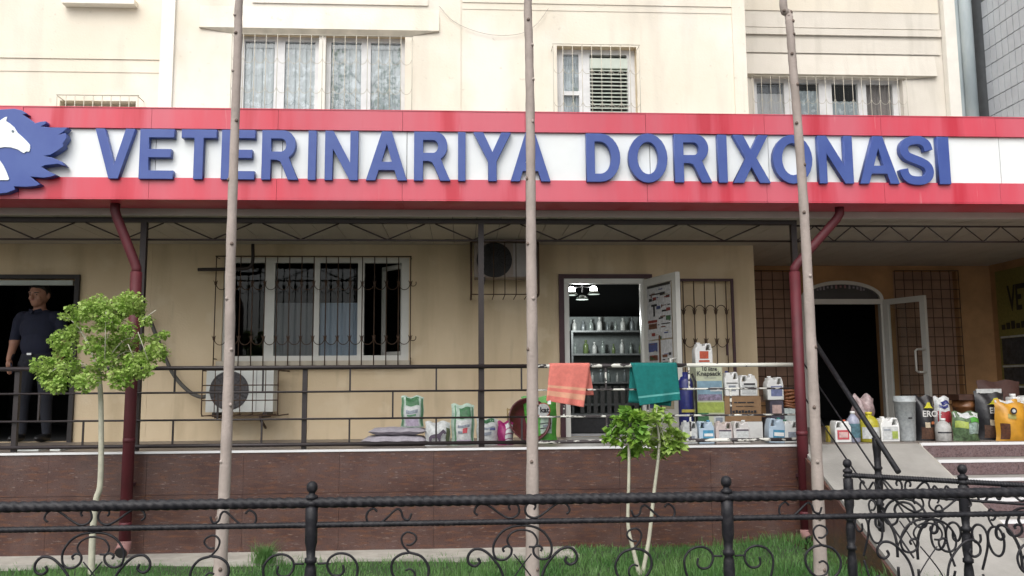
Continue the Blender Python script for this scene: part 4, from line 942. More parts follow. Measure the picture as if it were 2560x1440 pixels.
cb = MB().tube(catmull([at(1098, 15, 9.96), at(1130, 50, 9.96), at(1180, 75, 9.96), at(1240, 88, 9.96), at(1300, 84, 9.96), at(1340, 62, 9.96), at(1372, 20, 9.96)], 6), .0028, 5).build('cable', plain('grey_cable', (0.36, 0.33, 0.29)))
tag(cb, 'thin sagging cable looped across the upper cream wall', 'cable')

# ================================================================== SHOP INTERIOR: lamp, shelves, bottles
lp = at(1456, 722, 11.6)
lamp = thing('ceiling_lamp', 'three armed ceiling lamp with two glowing bulbs inside the shop door', 'lamp', (lp.x, lp.y, lp.z))
MB().tube([(lp.x, lp.y, lp.z+.02), (lp.x, lp.y, 3.49)], .012, 8).build('stem', steel_grey, lamp)
for bx_, by_, on in ((1429, 726, True), (1484, 724, True), (1455, 737, False)):
    b = at(bx_, by_, 11.6)
    MB().tube([(lp.x, lp.y, lp.z+.03), (b.x, b.y, b.z+.03)], .008, 6).build('arm', steel_grey, lamp)
    MB().lathe([(.085,.0), (.075,.02), (.045,.05), (.02,.06)], (b.x, b.y, b.z-.065), 16).build('shade', shade_m, lamp)
    if on: MB().lathe([(.018,-.055), (.040,-.03), (.050,0), (.040,.03), (.018,.05)], (b.x, b.y, b.z+.0), 14).build('bulb', bulb_m, lamp)
pl = bpy.data.lights.new('lamp_light', 'POINT'); pl.energy = 20; pl.shadow_soft_size = .08; pl.color = (.95, 1, .97)
po = bpy.data.objects.new('lamp_light', pl); C.objects.link(po); po.parent = lamp; po.location = (0, .12, -.42)
shelf_m = plain('grey_shelf', (0.17, 0.18, 0.185), .5)
def shelf(label, x0, x1, y0, y1, zs):
    t = thing('display_shelf', label, 'shelf', ((x0+x1)/2, (y0+y1)/2, PZ))
    for z_ in zs: bx('board', shelf_m, t, x0, x1, y0, y1, z_-.025, z_)
    bx('back_board', plain('shelf_back', (0.15, 0.17, 0.17), .7), t, x0, x1, y1-.012, y1-.002, PZ, zs[0]+.22) if x1-x0 > .6 else None
    for xx in (x0, x1-.03): bx('upright', shelf_m, t, xx+.001, xx+.029, y0+.005, y1-.005, PZ, zs[0]-.026)
    return t
SY = 12.3
zs = [wz(y, SY, 1470) for y in (826, 884, 955, 1010)]
sx0, sx1 = wx(1428, SY, 850), wx(1640, SY, 850)
shelf('grey display shelf with rows of bottles facing the open shop door', sx0, sx1, SY, SY+.3, zs)
zs2 = [wz(830, 12.0, 1560), wz(745, 12.0, 1560)]
SH2 = (2.72, 3.2, 11.0, SY-.02)
shelf('side shelf of bottles along the right wall inside the shop', *SH2, zs2)
bot_m = [plain('bottle_clear', (0.20, 0.23, 0.22), .2), plain('bottle_white', (0.46, 0.47, 0.46), .3), plain('bottle_green', (0.10, 0.14, 0.05), .3), plain('bottle_grey', (0.16, 0.18, 0.19), .3)]
BOTM = MB().lathe([(.030,0),(.033,.01),(.033,.11),(.026,.135),(.012,.155),(.012,.17),(.016,.171),(.016,.20)], (0,0,0), 10)
bmesh_ = [BOTM.mesh('bottle', m_) for m_ in bot_m]
def bottle(x_, y_, z_, k, label, group):
    o = bpy.data.objects.new('bottle', bmesh_[k]); C.objects.link(o); o.location = (x_+R_.uniform(-.012, .012), y_, z_); k_ = R_.uniform(.65, 1.05); o.scale = (k_*R_.uniform(.9, 1.3), k_*R_.uniform(.9, 1.3), k_); tag(o, label, 'bottle', group)
for r, z_ in enumerate(zs[:3]):
    n = (10, 9, 10)[r]
    for i in range(n):
        bottle(sx0+.08+(sx1-sx0-.16)*i/(n-1), SY+.08+R_.uniform(0, .08), z_, (1, 0, 3, 2, 0, 1)[(i*2+r) % 6],
               ('small bottle on the top board of the shelf facing the shop door', 'small bottle on the middle board of the shelf facing the shop door', 'small bottle on the lowest board of the shelf facing the shop door')[r], 'bottles on the %s board of the facing shelf' % ('top', 'middle', 'lowest')[r])
for r, z_ in enumerate(zs2):
    for i in range(7): bottle(2.80, 11.12+i*.17, z_, (0, 1, 0)[i % 3], ('small bottle on the lower board of the side shelf inside the shop', 'small bottle on the upper board of the side shelf inside the shop')[r], 'bottles on the %s board of the side shelf' % ('lower', 'upper')[r])
ct = thing('shop_counter', 'dark shop counter just inside the open door', 'counter', (wx(1530, 11.2, 1050), 11.2, PZ))
bx('front', plain('counter_grey', (0.055, 0.057, 0.065), .6), ct, wx(1424, 11, 1050), wx(1640, 11, 1050), 11.0, 11.02, PZ, wz(1045, 11.0, 1500))
bx('top', shelf_m, ct, wx(1424, 11, 1050), wx(1640, 11, 1050), 10.98, 11.4, wz(1045, 11.0, 1500)+.001, wz(1040, 11.0, 1500)+.02)
for i in range(9): bx('slat', plain('counter_slat', (0.11, 0.115, 0.12), .5), ct, wx(1450+i*17, 11.3, 980), wx(1460+i*17, 11.3, 980), 11.3, 11.32, wz(1040, 11.0, 1500)+.021, wz(965, 11.3, 1500))

# ================================================================== GOODS ON THE PORCH
def P_(x, Y): return Vector((x, Y))
def bag(label, px, Y, z0, ztop_px, m, prints=(), texts=(), depth=.16, lean=.05, name='bag', cat='bag', rz=0, wob=.012, group=None):
    x0, x1 = wx(px[0], Y, 1060), wx(px[1], Y, 1060); w = x1-x0; h = wz(ztop_px, Y, px[0])-z0
    def dep(u, v): return depth*(1-abs(2*u-1)**3)*(math.sin(PI*min(1, .12+v*.88))**.45 if v < 1 else .02)*(1 if v < .85 else max(.06, (1-v)/.15))
    def wid(v): return w*(1-.07*math.sin(PI*v))*(1+.0)
    def S(u, v, sg=1): return ((u-.5)*wid(v)+wob*math.sin(9*v+3*u)*.5, -sg*dep(u, v)/2+lean*v*h+wob*math.sin(7*u+5*v)*.6, h*v+wob*math.sin(11*u)*v)
    mb = MB(); mb.grid(lambda u, v: S(u, v, 1), 12, 14); mb.grid(lambda u, v: S(u, v, -1), 12, 14)
    o = mb.build(name, m, org=(0,0,0)); o.location = ((x0+x1)/2, Y, z0); o.rotation_euler.z = rz
    tag(o, label, cat, group)
    for pi_, (u0, u1, v0, v1, pm) in enumerate(prints):
        q = MB().grid(lambda a, b: (lambda p: (p[0], p[1]-.0035-.0012*pi_, p[2]))(S(u0+(u1-u0)*a, v0+(v1-v0)*b, 1)), 5, 5); q.build('print', pm, o)
    for (s_, u, v, size, tm_) in texts:
        p = S(u, v, 1); text(s_, size, tm_, o, (p[0], p[1]-.012, p[2]), (PI/2, 0, 0), .002)
    return o
JUG = [[(0,0),(1,0),(1,.60),(.985,.70),(.95,.80),(.90,.93),(.84,.955),(.66,.955),(.60,.93),(.55,.84),(.42,.84),(.40,.93),(.14,.93),(.12,.82),(.05,.76),(0,.66)],
       [(.60,.66),(.90,.66),(.82,.885),(.70,.885)]]
def jug(label, px, Y, z0, ztop_px, m, cap_m, label_m, mirror=False, lab=(.12, .88, .08, .46), marks=(), depth=.14, name='jerry_can', cat='canister'):
    x0, x1 = wx(px[0], Y, 1060), wx(px[1], Y, 1060); w, h = x1-x0, wz(ztop_px, Y, px[0])-z0
    f = lambda u: (1-u if mirror else u)
    ol = [[((f(u)-.5)*w, v*h) for u, v in o] for o in JUG]
    o = link(name, outline_mesh(name, ol, depth, m, .009, (0,0,0), -depth/2), None, (0,0,0)); o.location = ((x0+x1)/2, Y, z0+.002)
    for p in o.data.polygons: p.use_smooth = True
    tag(o, label, cat)
    c = MB().lathe([(.12*w,0),(.12*w,.06*h),(.10*w,.07*h)], ((f(.27)-.5)*w, 0, .93*h), 12); c.build('cap', cap_m, o)
    u0, u1, v0, v1 = lab
    bx('label', label_m, o, (u0-.5)*w, (u1-.5)*w, -depth/2-.0035, -depth/2-.001, v0*h, v1*h)
    for (a, b, c_, d, mm) in marks: bx('print', mm, o, (a-.5)*w, (b-.5)*w, -depth/2-.006, -depth/2-.0037, c_*h, d*h)
    return o
def carton(label, px, Y, z0, ztop_px, m, prints=(), texts=(), depth=.25, name='carton', cat='box', rz=0):
    x0, x1 = wx(px[0], Y, 1000), wx(px[1], Y, 1000); w, h = x1-x0, wz(ztop_px, Y, px[0])-z0
    o = MB().box(-w/2, w/2, 0, depth, 0, h).build(name, m, org=(0,0,0)); o.location = ((x0+x1)/2, Y, z0+.001); o.rotation_euler.z = rz
    tag(o, label, cat)
    MB().box(-w/2+.002, -.001, .002, depth-.002, h+.0005, h+.004).build('flap', m, o); MB().box(.001, w/2-.002, .002, depth-.002, h+.0005, h+.0045).build('flap', m, o)
    for pi_, (u0, u1, v0, v1, pm) in enumerate(prints): bx('print', pm, o, (u0-.5)*w, (u1-.5)*w, -.003-.0008*pi_, -.001, v0*h+.0004*pi_, v1*h-.0004*pi_)
    for (s_, u, v, size, tm_) in texts: text(s_, size, tm_, o, ((u-.5)*w, -.0082, v*h), (PI/2, 0, 0), .001)
    o['h'] = h
    return o
G = PZ
bagw = plain('sack_white', (0.52, 0.54, 0.54), .6); baggr = plain('sack_green', (0.10, 0.24, 0.13), .6); bagpale = plain('sack_pale_green', (0.38, 0.50, 0.42), .6); lav = plain('sack_lavender', (0.42, 0.36, 0.46), .6); darkgreen = plain('print_dark_green', (0.05, 0.16, 0.07), .6, .4, 30); pinkr = plain('print_red', (0.50, 0.08, 0.10), .6); greyb = plain('print_grey', (0.25, 0.28, 0.33), .6, .4, 40)
greylav = plain('sack_grey_lavender', (0.33, 0.31, 0.35), .7, .2); magenta = plain('sack_magenta', (0.30, 0.015, 0.13), .5); brightg = plain('sack_bright_green', (0.07, 0.30, 0.04), .45); blk = plain('print_black', (0.02, 0.02, 0.025), .5); horse_p = plain('print_plum', (0.08, 0.06, 0.09), .6)
maroon_b = plain('maroon_plastic', (0.08, 0.012, 0.016), .35); wood_b = plain('bamboo', (0.38, 0.27, 0.12), .6); white_p = plain('white_plastic', (0.66, 0.67, 0.66), .35, .06)
# two sacks lying flat
def flat_sack(label, x0p, x1p, Y, z0, h, m):
    x0, x1 = wx(x0p, Y, 1100), wx(x1p, Y, 1100); w = x1-x0; D = .42
    mb = MB()
    for sg in (1, -1): mb.grid(lambda u, v: ((u-.5)*w, (v-.5)*D, h/2+sg*h/2*((1-abs(2*u-1)**4)*(1-abs(2*v-1)**4))**.5+.004*math.sin(20*u+9*v)), 16, 10)
    o = mb.build('sack', m, org=(0,0,0)); o.location = ((x0+x1)/2, Y, z0); return tag(o, label, 'sack')
flat_sack('grey lavender sack lying flat on the porch floor, lower of two', 908, 1068, 8.86, G, .105, greylav)
flat_sack('grey lavender sack lying flat on top of another sack', 925, 1066, 8.88, G+.104, .075, greylav)
bag('white and green feed bag standing on the flat sacks', (1001, 1060), 8.86, G+.178, 991, bagpale, [(.20,.80,.70,.96,darkgreen),(.16,.84,.03,.68,bagw),(.2,.8,.05,.30,lav),(.25,.75,.44,.56,greyb),(.3,.7,.36,.42,baggr),(.02,.10,.05,.95,baggr),(.90,.98,.05,.95,baggr)], lean=.12)
b = bag('white bag printed with a plum coloured horse, beside the flat sacks', (1062, 1128), 8.72, G, 1055, bagw, [(.80,.97,.02,.75,plain('sack_olive', (0.10, 0.12, 0.06), .6))], lean=.10, rz=.15)
hm = [(.06,.10),(.14,.10),(.16,.26),(.36,.28),(.40,.12),(.46,.12),(.48,.34),(.56,.48),(.60,.44),(.68,.46),(.64,.58),(.56,.66),(.48,.56),(.38,.46),(.22,.44),(.12,.40),(.05,.30)]
link('print', outline_mesh('print', [[(-.115+.23*u*1.2, .02+.22*v) for u, v in hm]], .002, horse_p, 0, (0,0,0), -.098), b)
bag('tall white and green feed bag with a pink emblem left of the centre post', (1127, 1187), 8.74, G, 1011, bagpale, [(.22,.86,.02,.62,bagw),(.35,.85,.66,.92,darkgreen),(.22,.86,.02,.14,lav),(.3,.8,.44,.50,greyb),(.52,.72,.30,.42,pinkr),(.3,.5,.30,.36,greyb),(.14,.19,.03,.95,baggr),(.90,.95,.03,.95,baggr)], lean=.09)
bag('white bag with grey print directly behind the centre post', (1190, 1246), 8.76, G, 1046, bagw, [(.2,.85,.84,.97,darkgreen),(.25,.85,.60,.68,greyb),(.35,.7,.38,.50,greyb),(.60,.85,.55,.62,pb)], lean=.08)
bag('narrow magenta and white bag right of the centre post', (1243, 1284), 8.75, G, 1054, magenta, [(.48,.98,.72,.90,bagw),(.48,.98,.50,.68,bagw),(.48,.98,.28,.46,bagw),(.48,.98,.03,.24,bagw)], lean=.06)
# maroon basin leaning on a bamboo rack
bs = thing('basin', 'maroon plastic basin tipped up on its side', 'basin', (wx(1318, 8.72, 1075), 8.72, G), local=True)
MB().lathe([(.13,0),(.19,.03),(.215,.11),(.225,.115),(.225,.125),(.205,.12),(.18,.04),(.02,.035)], (0,0,0), 26).build('bowl', maroon_b, bs)
bs.rotation_euler = (math.radians(74), 0, .25); bs.location.z = G+.215; bs.location.y = 8.86
rk = thing('bamboo_rack', 'small bamboo rack behind the tipped maroon basin', 'rack', (wx(1300, 8.98, 1040), 8.98, G))
for dz in (.26, .30, .34): MB().bar((wx(1266, 8.98), 8.98, G+dz), (wx(1334, 8.98), 8.95, G+dz+.02), .012, .016).build('slat', wood_b, rk)
for dx_ in (1268, 1332): MB().bar((wx(dx_, 9.0), 9.0, G), (wx(dx_, 9.0), 8.995, G+.36), .014, .014).build('leg', wood_b, rk)
gb = bag('bright green bag with a round white logo ending in kat', (1303, 1394), 8.85, G, 992, brightg, [(.52,.86,.22,.55,bagpale),(.50,.84,.42,.44,blk),(.50,.84,.32,.34,blk),(.6,.8,.355,.40,greyb)], lean=.07)
MB().disc_y((.03, .34), .075, -.093, -.089, 22).build('logo', plain('logo_red_rim', (0.45, 0.08, 0.05), .5), gb); MB().disc_y((.03, .34), .066, -.096, -.0935, 22).build('logo', bagw, gb)
text('kat', .075, blk, gb, (.045, -.0975, .34), (PI/2, 0, 0), .003)
# right of the shop door: sprayer, boxes, canisters
navy_p = plain('navy_plastic', (0.014, 0.020, 0.14), .35); lime = plain('lime_print', (0.32, 0.40, 0.08), .5); skyb = plain('sky_print', (0.20, 0.33, 0.42), .5, .3, 12); paleyel = plain('pale_yellow_print', (0.44, 0.47, 0.34), .5, .12); kraft = plain('kraft_card', (0.24, 0.145, 0.075), .8, .15, 8); cyan_l = plain('cyan_label', (0.06, 0.26, 0.42), .4); bluelab = plain('pale_blue_canister', (0.40, 0.50, 0.60), .35, .08); pinkc = plain('pinkish_canister', (0.50, 0.43, 0.41), .4, .08); darkp = plain('slate_plastic', (0.06, 0.055, 0.08), .4); redlab = plain('red_label', (0.45, 0.07, 0.03), .4); blueviolet = plain('violet_blue_label', (0.17, 0.20, 0.36), .4, .4, 20)
KZ = 8.95
k1 = carton('green and white printed box under the sprayer box', (1737, 1811), KZ, G, 1005, paleyel, [(.02,.98,.72,.99,lime),(.05,.45,.32,.72,darkgreen),(.62,.98,.28,.66,bagw),(.68,.92,.42,.60,greyb)], name='box')
zk = k1.location.z+k1['h']+.004
k2 = carton('tall box lettered 10 litre Knapsack standing on another box', (1742, 1808), KZ+.02, zk, 916, paleyel, [(.03,.97,.02,.58,skyb),(.05,.95,.02,.20,plain('violet_print', (0.26, 0.22, 0.32), .5, .6, 40)),(.52,.96,.28,.40,bagw),(.3,.75,.66,.675,greyb)],
       [('10 litre', .5, .92, .058, blk), ('Knapsack', .47, .79, .068, blk)], name='box')
zk2 = k2.location.z+k2['h']+.004
jug('white canister with a red square label on top of the Knapsack box', (1739, 1783), KZ+.12, zk2, 857, white_p, white_p, redlab, lab=(.25,.75,.30,.62), marks=((.2,.8,.16,.24,redlab),))
spz = thing('sprayer_tank', 'dark blue sprayer tank beside the open shop door', 'sprayer', (wx(1717, KZ, 1000), KZ, G))
x0, x1 = wx(1700, KZ, 980), wx(1734, KZ, 980); zt = wz(930, KZ, 1717)
MB().lathe([(.06,0),(.075,.01),(.078,.30),(.078,zt-G-.10),(.06,zt-G-.06),(.03,zt-G-.04),(.03,zt-G)], ((x0+x1)/2, KZ+.05, G), 18).build('tank', navy_p, spz)
MB().tube([((x0+x1)/2+.05, KZ-.03, zt-.02), (x1+.01, KZ-.05, zt-.1), (x1+.012, KZ-.05, G+.1)], .012, 8).build('hose', fan_dark, spz)
bx('base_band', plain('yellow_band', (0.4, 0.35, 0.06), .5), spz, x0+.005, x1-.005, KZ-.034, KZ-.027, G+.30, G+.33)
wb = carton('low plain white box on the floor under the brown carton', (1814, 1904), 8.93, G, 1056, white_p, name='box')
zb = wb.location.z+wb['h']+.004
kc = carton('brown cardboard carton with faint black lettering', (1812, 1902), 8.93, zb, 992, kraft, [(.25,.34,.74,.79,blk),(.36,.58,.74,.79,blk),(.62,.8,.74,.79,blk),(.30,.5,.60,.63,blk),(.53,.8,.60,.63,blk)]+[(.2+.085*i,.2+.085*i+.06,.34,.45+.02*(i%2),blk) for i in range(8)])
zc = kc.location.z+kc['h']+.005
jug('white canister with dark blue print standing left on the brown carton', (1811, 1846), 9.0, zc, 928, white_p, navy_p, greyb, lab=(.25,.75,.20,.42), marks=((.1,.9,.50,.53,blk),))
jug('white canister with black bands standing right on the brown carton', (1849, 1892), 9.0, zc, 936, white_p, white_p, bagw, mirror=True, lab=(.1,.9,.08,.5), marks=((.2,.85,.50,.58,blk),(.25,.8,.30,.40,blk)))
sb = carton('slate plastic box behind the front canisters at the porch end', (1918, 1958), 8.93, G, 1046, darkp, name='box')
zs_ = sb.location.z+sb['h']+.005
jd = carton('slate tin with a pink label under the white canister at the porch end', (1925, 1958), 8.94, zs_, 1002, darkp, [(.15,.85,.25,.75,plain('pink_label', (0.5, 0.36, 0.33), .5))], depth=.14, name='tin', cat='tin')
jug('white canister with a violet label on top of the slate tin', (1916, 1957), 9.0, jd.location.z+jd['h']+.005, 941, white_p, white_p, blueviolet, lab=(.22,.9,.16,.58))
tb = carton('pale box behind the last canister beside the maroon pipe', (1960, 1992), 8.95, G, 1022, plain('pale_aqua_box', (0.42, 0.48, 0.47), .5), name='box')
cl = thing('cane_coil', 'coil of reddish brown cane above the pale box beside the maroon pipe', 'coil', (wx(1973, 9.0, 985), 9.0, tb.location.z+tb['h']+.005))
for k in range(6): MB().tube([(wx(1973, 9.0, 985)+.07*math.cos(a), 9.02+.07*math.sin(a), tb.location.z+tb['h']+.02+k*.032+.01*math.sin(2*a+k)) for a in np.linspace(0, 2*PI, 19)[:-1]], .015, 6, closed=True).build('loop', plain('cane', (0.20, 0.07, 0.025), .5), cl)
FYR = 8.58
jug('white canister half hidden by the right sapling in the front row', (1702, 1739), FYR, G, 1052, bagw, white_p, greyb, lab=(.2,.8,.1,.35))
jug('pale blue canister with a cyan label in the front row behind the rail', (1742, 1781), FYR, G, 1051, bluelab, cyan_l, cyan_l, mirror=True, lab=(.26,.92,.16,.58), marks=((.32,.88,.32,.44,white_p),))
jug('pinkish canister with an inset white label in the front row behind the rail', (1784, 1826), FYR, G, 1053, pinkc, pinkc, bagw, lab=(.18,.9,.08,.60), marks=((.18,.9,.55,.61,horse_p),))
jug('off white canister right of the pinkish one in the front row', (1828, 1869), FYR, G, 1051, plain('offwhite_canister', (0.56, 0.54, 0.53), .4, .06), white_p, bagw, mirror=True, lab=(.16,.9,.08,.60), marks=((.16,.9,.55,.61,horse_p),))
jug('tilted pale blue canister with a blue label near the porch end', (1914, 1954), FYR, G, 1044, bluelab, plain('teal_cap', (0.04, 0.20, 0.20), .4), cyan_l, mirror=True, lab=(.26,.96,.20,.52), marks=((.32,.92,.28,.42,white_p),)).rotation_euler.y = .06
jug('white canister with a grey label at the very end of the porch', (1951, 1991), FYR+.01, G, 1050, white_p, plain('green_cap', (0.03, 0.16, 0.09), .4), greyb, lab=(.30,.85,.20,.48))
# goods in front of the alcove
AY = 8.56
carton('small yellow packet at the foot of the ramp rail post', (2066, 2084), AY+.05, G, 1066, plain('yellow_packet', (0.45, 0.36, 0.05), .5), depth=.06, name='packet', cat='packet')
jug('white canister with an orange cap and red label at the top of the ramp', (2079, 2120), AY, G, 1050, white_p, plain('orange_cap', (0.60, 0.09, 0.03), .4), pinkr, mirror=True, lab=(.14,.84,.13,.55), marks=((.24,.76,.22,.46,plain('pink_leaf', (.6, .42, .40), .5)),))
def bottle_big(label, px, Y, ztop, m, cap_m, labm, lab=(.15, .85, .15, .6)):
    x0, x1 = wx(px[0], Y, 1070), wx(px[1], Y, 1070); w, h = x1-x0, wz(ztop, Y, px[0])-G
    o = thing('plastic_bottle', label, 'bottle', ((x0+x1)/2, Y, G), local=True)
    r = w/2
    MB().lathe([(r*.92,0),(r,.02*h),(r,.62*h),(r*.85,.74*h),(r*.45,.86*h),(r*.32,.88*h),(r*.32,.92*h)], (0,0,0), 18).build('body', m, o)
    MB().lathe([(r*.36,.915*h),(r*.36,h)], (0,0,0), 12).build('cap', cap_m, o)
    MB().grid(lambda u, v: ((r+.002)*math.sin((u-.5)*2.4), -(r+.002)*math.cos((u-.5)*2.4), h*(lab[2]+(lab[3]-lab[2])*v)), 10, 1).build('label', labm, o)
    return o
bottle_big('lavender grey bottle with a teal label between two canisters on the ramp top', (2117, 2149), AY+.02, 1028, plain('lavender_bottle', (0.32, 0.34, 0.44), .35), white_p, plain('teal_label', (0.07, 0.16, 0.20), .5, .5, 50))
yb = bottle_big('olive yellow bottle with a white label in front of the dark entrance', (2150, 2196), AY, 1030, plain('yellow_bottle', (0.40, 0.36, 0.03), .35), plain('yellow_cap', (0.5, 0.42, 0.03), .4), bagw, (0, 1, .12, .50))
bag('crumpled pinkish plastic bag behind the olive yellow bottle', (2130, 2186), AY+.22, G+.12, 990, plain('pink_bag', (0.36, 0.27, 0.27), .4, .5, 22), depth=.20, lean=-.05, wob=.03)
carton('low box holding up the crumpled pinkish bag', (2138, 2190), AY+.14, G, 1072, darkp, name='box')
jug('square white canister with a lime mark right of the olive yellow bottle', (2193, 2240), AY+.04, G, 1042, white_p, white_p, bagw, lab=(.1,.9,.08,.60), marks=((.58,.88,.12,.42,lime),(.15,.5,.45,.5,greyb)))
bn = thing('white_bin', 'tall tapered pale grey bin against the open glass door', 'bin', (wx(2262, AY+.1, 1050), AY+.1, G))
x0, x1 = wx(2240, AY+.1, 1050), wx(2287, AY+.1, 1050); r = (x1-x0)/2; zt = wz(990, AY+.1, 2262)-G
MB().lathe([(r*.88,0),(r*.9,.01),(r*1.05,zt*.86),(r*1.12,zt*.865),(r*1.12,zt*.9),(r*1.06,zt*.905),(r*1.08,zt),(r*1.0,zt),(r*.8,.03)], ((x0+x1)/2, AY+.1, G), 22).build('body', plain('pale_grey_plastic', (0.36, 0.39, 0.40), .45), bn)
bx('print', blk, bn, (x0+x1)/2-.02, (x0+x1)/2+.02, AY+.1-r*1.035, AY+.1-r*1.02, G+zt*.50, G+zt*.53)
char = plain('charcoal_sack', (0.016, 0.016, 0.019), .4); yelmark = plain('yellow_mark', (0.55, 0.52, 0.03), .5); lett = plain('bag_letter', (0.55, 0.55, 0.53), .5); food = plain('kibble_print', (0.10, 0.045, 0.025), .6, .6, 60); cream = plain('cream_print', (0.50, 0.42, 0.30), .5); orr = plain('orange_print', (0.50, 0.16, 0.06), .5)
def dog_bag(label, px, Y, ztop):
    o = bag(label, px, Y, G, ztop, char, [(.15,.85,.04,.30,food),(.30,.55,.30,.42,cream),(.62,.90,.36,.42,orr)], [('ERO', .55, .60, .085, lett)], depth=.18, lean=.06)
    x0, x1 = wx(px[0], Y, 1060), wx(px[1], Y, 1060); h = wz(ztop, Y, px[0])-G; w = x1-x0
    link('emblem', outline_mesh('emblem', [[(-.02+w*a, h*(.72+.14*b)) for a, b in ((-.22,.05),(-.12,.15),(-.04,.55),(.02,.95),(.14,1.0),(.17,.55),(.26,.1),(.30,0),(.12,.12),(.02,.05),(-.08,.1))]], .002, yelmark, 0, (0,0,0), -.088), o)
    return o
dog_bag('slim black feed bag with a yellow mark next to the pale grey bin', (2288, 2339), AY+.12, 990)
o = dog_bag('large black feed bag with a yellow mark and silver folded top', (2441, 2518), AY+.16, 978)
bx('folded_top', plain('silver_fold', (0.5, 0.52, 0.52), .3), o, -.13, .14, -.02+.035, .03, wz(980, AY+.16, 2480)-G-.012, wz(975, AY+.16, 2480)-G+.012)
bag('white bag with a blue wing and red band behind a small white canister', (2337, 2379), AY+.20, G, 992, bagw, [(.1,.95,.40,.66,plain('crimson_print', (0.30, 0.02, 0.03), .5)),(.05,.95,.02,.38,darkp),(.35,.85,.82,.90,navy_p),(.15,.7,.74,.80,navy_p)], lean=.04)
bottle_big('small white bottle with a dark label in front of the blue wing bag', (2339, 2376), AY, 1046, plain('grey_white_bottle', (.42, .42, .41), .4), white_p, blk, (0, 1, .36, .42))
bag('green and white bag with leafy print between the two black feed bags', (2380, 2448), AY+.02, G, 1030, plain('leafy_sack', (0.10, 0.17, 0.08), .5, .7, 35), [(.04,.96,.80,.97,bagw),(.05,.45,.45,.68,lime),(.45,.95,.25,.62,plain('mint_print', (0.30, 0.40, 0.36), .5, .6, 40)),(.55,.98,.64,.80,brightg)], lean=.03)
tb_ = thing('copper_tub', 'coppery brown tub behind the green and white bag', 'tub', (wx(2412, AY+.34, 1020), AY+.34, G))
r = (wx(2440, AY+.34, 1020)-wx(2384, AY+.34, 1020))/2; zt = wz(1000, AY+.34, 2412)-G
MB().lathe([(r*.85,0),(r*.95,zt*.8),(r*1.02,zt*.81),(r*1.02,zt*.86),(r*.98,zt*.87),(r*1.0,zt),(r*.9,zt)], (wx(2412, AY+.34, 1020), AY+.34, G), 22).build('body', plain('copper_plastic', (0.17, 0.07, 0.025), .4), tb_)
bx('lid', plain('brown_lid', (0.05, 0.02, 0.012), .5), tb_, wx(2384, AY+.3, 1000), wx(2440, AY+.3, 1000), AY+.2, AY+.46, G+zt+.001, G+zt+.06)
amber = plain('amber_pack', (0.55, 0.27, 0.025), .35, .35, 6)
ob = bag('amber yellow pack with sunflower print at the right edge', (2487, 2566), AY-.02, G, 1000, amber, [(.02,.98,.93,.99,bagw),(.08,.30,.04,.42,plain('seed_print', (0.10, 0.03, 0.01), .6, .6, 40)),(.25,.5,.55,.66,plain('leaf_print', (0.30, 0.28, 0.08), .5))], depth=.20, lean=.02)
MB().disc_y((-.03, .30), .034, -.113, -.110, 18).build('flower', blk, ob); MB().disc_y((-.03, .30), .018, -.116, -.1135, 14).build('flower', bagw, ob)
jug('white canister behind the amber yellow pack at the right edge', (2520, 2580), AY+.25, G, 985, white_p, white_p, bagw)
bag('dark brown sack slumped against the alcove corner behind the black feed bag', (2450, 2560), AY+.55, G, 952, plain('dark_brown_sack', (0.06, 0.025, 0.02), .7), depth=.25)

# ================================================================== TOWELS
def towel(label, tl, tr, br, bl, back, m, stripes, sm, tagm=None):
    """drapes over the top rail; corners of the front flap in survey pixels on the rail plane"""
    Yr = POST-.05; zr = RZ[0]
    f0 = POST-.078
    A, B, D, E_ = [at(x_, y_, f0) for x_, y_ in (tl, tr, br, bl)]
    def S(u, v):
        if v < .08:       # over the rail
            a = PI*(v/.08); p = A.lerp(B, u)
            return (p.x, Yr+.025*math.cos(a), zr+.003+.024*math.sin(a))
        t = (v-.08)/.92; p = A.lerp(B, u).lerp(E_.lerp(D, u), t)
        return (p.x, f0-.006-.016*math.sin(u*5+1)*t-.016*t*math.sin(u*11+2*t)+.010*math.sin(u*19)*t*t, min(p.z, zr+.003) if t < .05 else p.z)
    def mf(u, v): return 1 if any(a < v < b for a, b in stripes) else 0
    mb = MB(); mb.grid(S, 16, 50, mfn=mf)
    # back flap
    K = [at(x_, y_, POST-.022) for x_, y_ in back]
    mb.grid(lambda u, v: (lambda p: (p.x, POST-.024+.004+.012*v*math.sin(u*9), p.z))(A.lerp(B, u).lerp(K[1].lerp(K[0], u), v)), 14, 14)
    o = mb.build('towel', [m, sm]); tag(o, label, 'towel', 'towels over the porch rail')
    md = o.modifiers.new('thickness', 'SOLIDIFY'); md.thickness = .004; md.offset = 0
    if tagm: p = at(tagm[0], tagm[1], f0-.02); bx('care_tag', white_p, o, p.x-.016, p.x+.016, p.y-.002, p.y, p.z-.018, p.z+.018)
coral = mat('coral_terry', (0.66, 0.19, 0.155), 0.95, 0.15, scale=25, bump=0.6, bscale=260); coral_s = mat('coral_stripe', (0.60, 0.30, 0.20), 0.9, 0.1, scale=30)
teal = mat('teal_terry', (0.004, 0.155, 0.145), 0.95, 0.18, scale=25, bump=0.6, bscale=260); teal_s = mat('teal_stripe', (0.10, 0.34, 0.32), 0.9, 0.1)
towel('coral pink towel with two pale stripes hung over the porch rail', (1374, 911), (1475, 909), (1459, 1018), (1365, 1002), [(1485, 988), (1385, 990)], coral, [(.60, .67), (.74, .86)], coral_s, (1373, 1006))
towel('teal towel with a light stripe hung over the porch rail', (1578, 909), (1692, 908), (1701, 1000), (1598, 1014), [(1678, 1016), (1571, 1006)], teal, [(.80, .85)], teal_s)

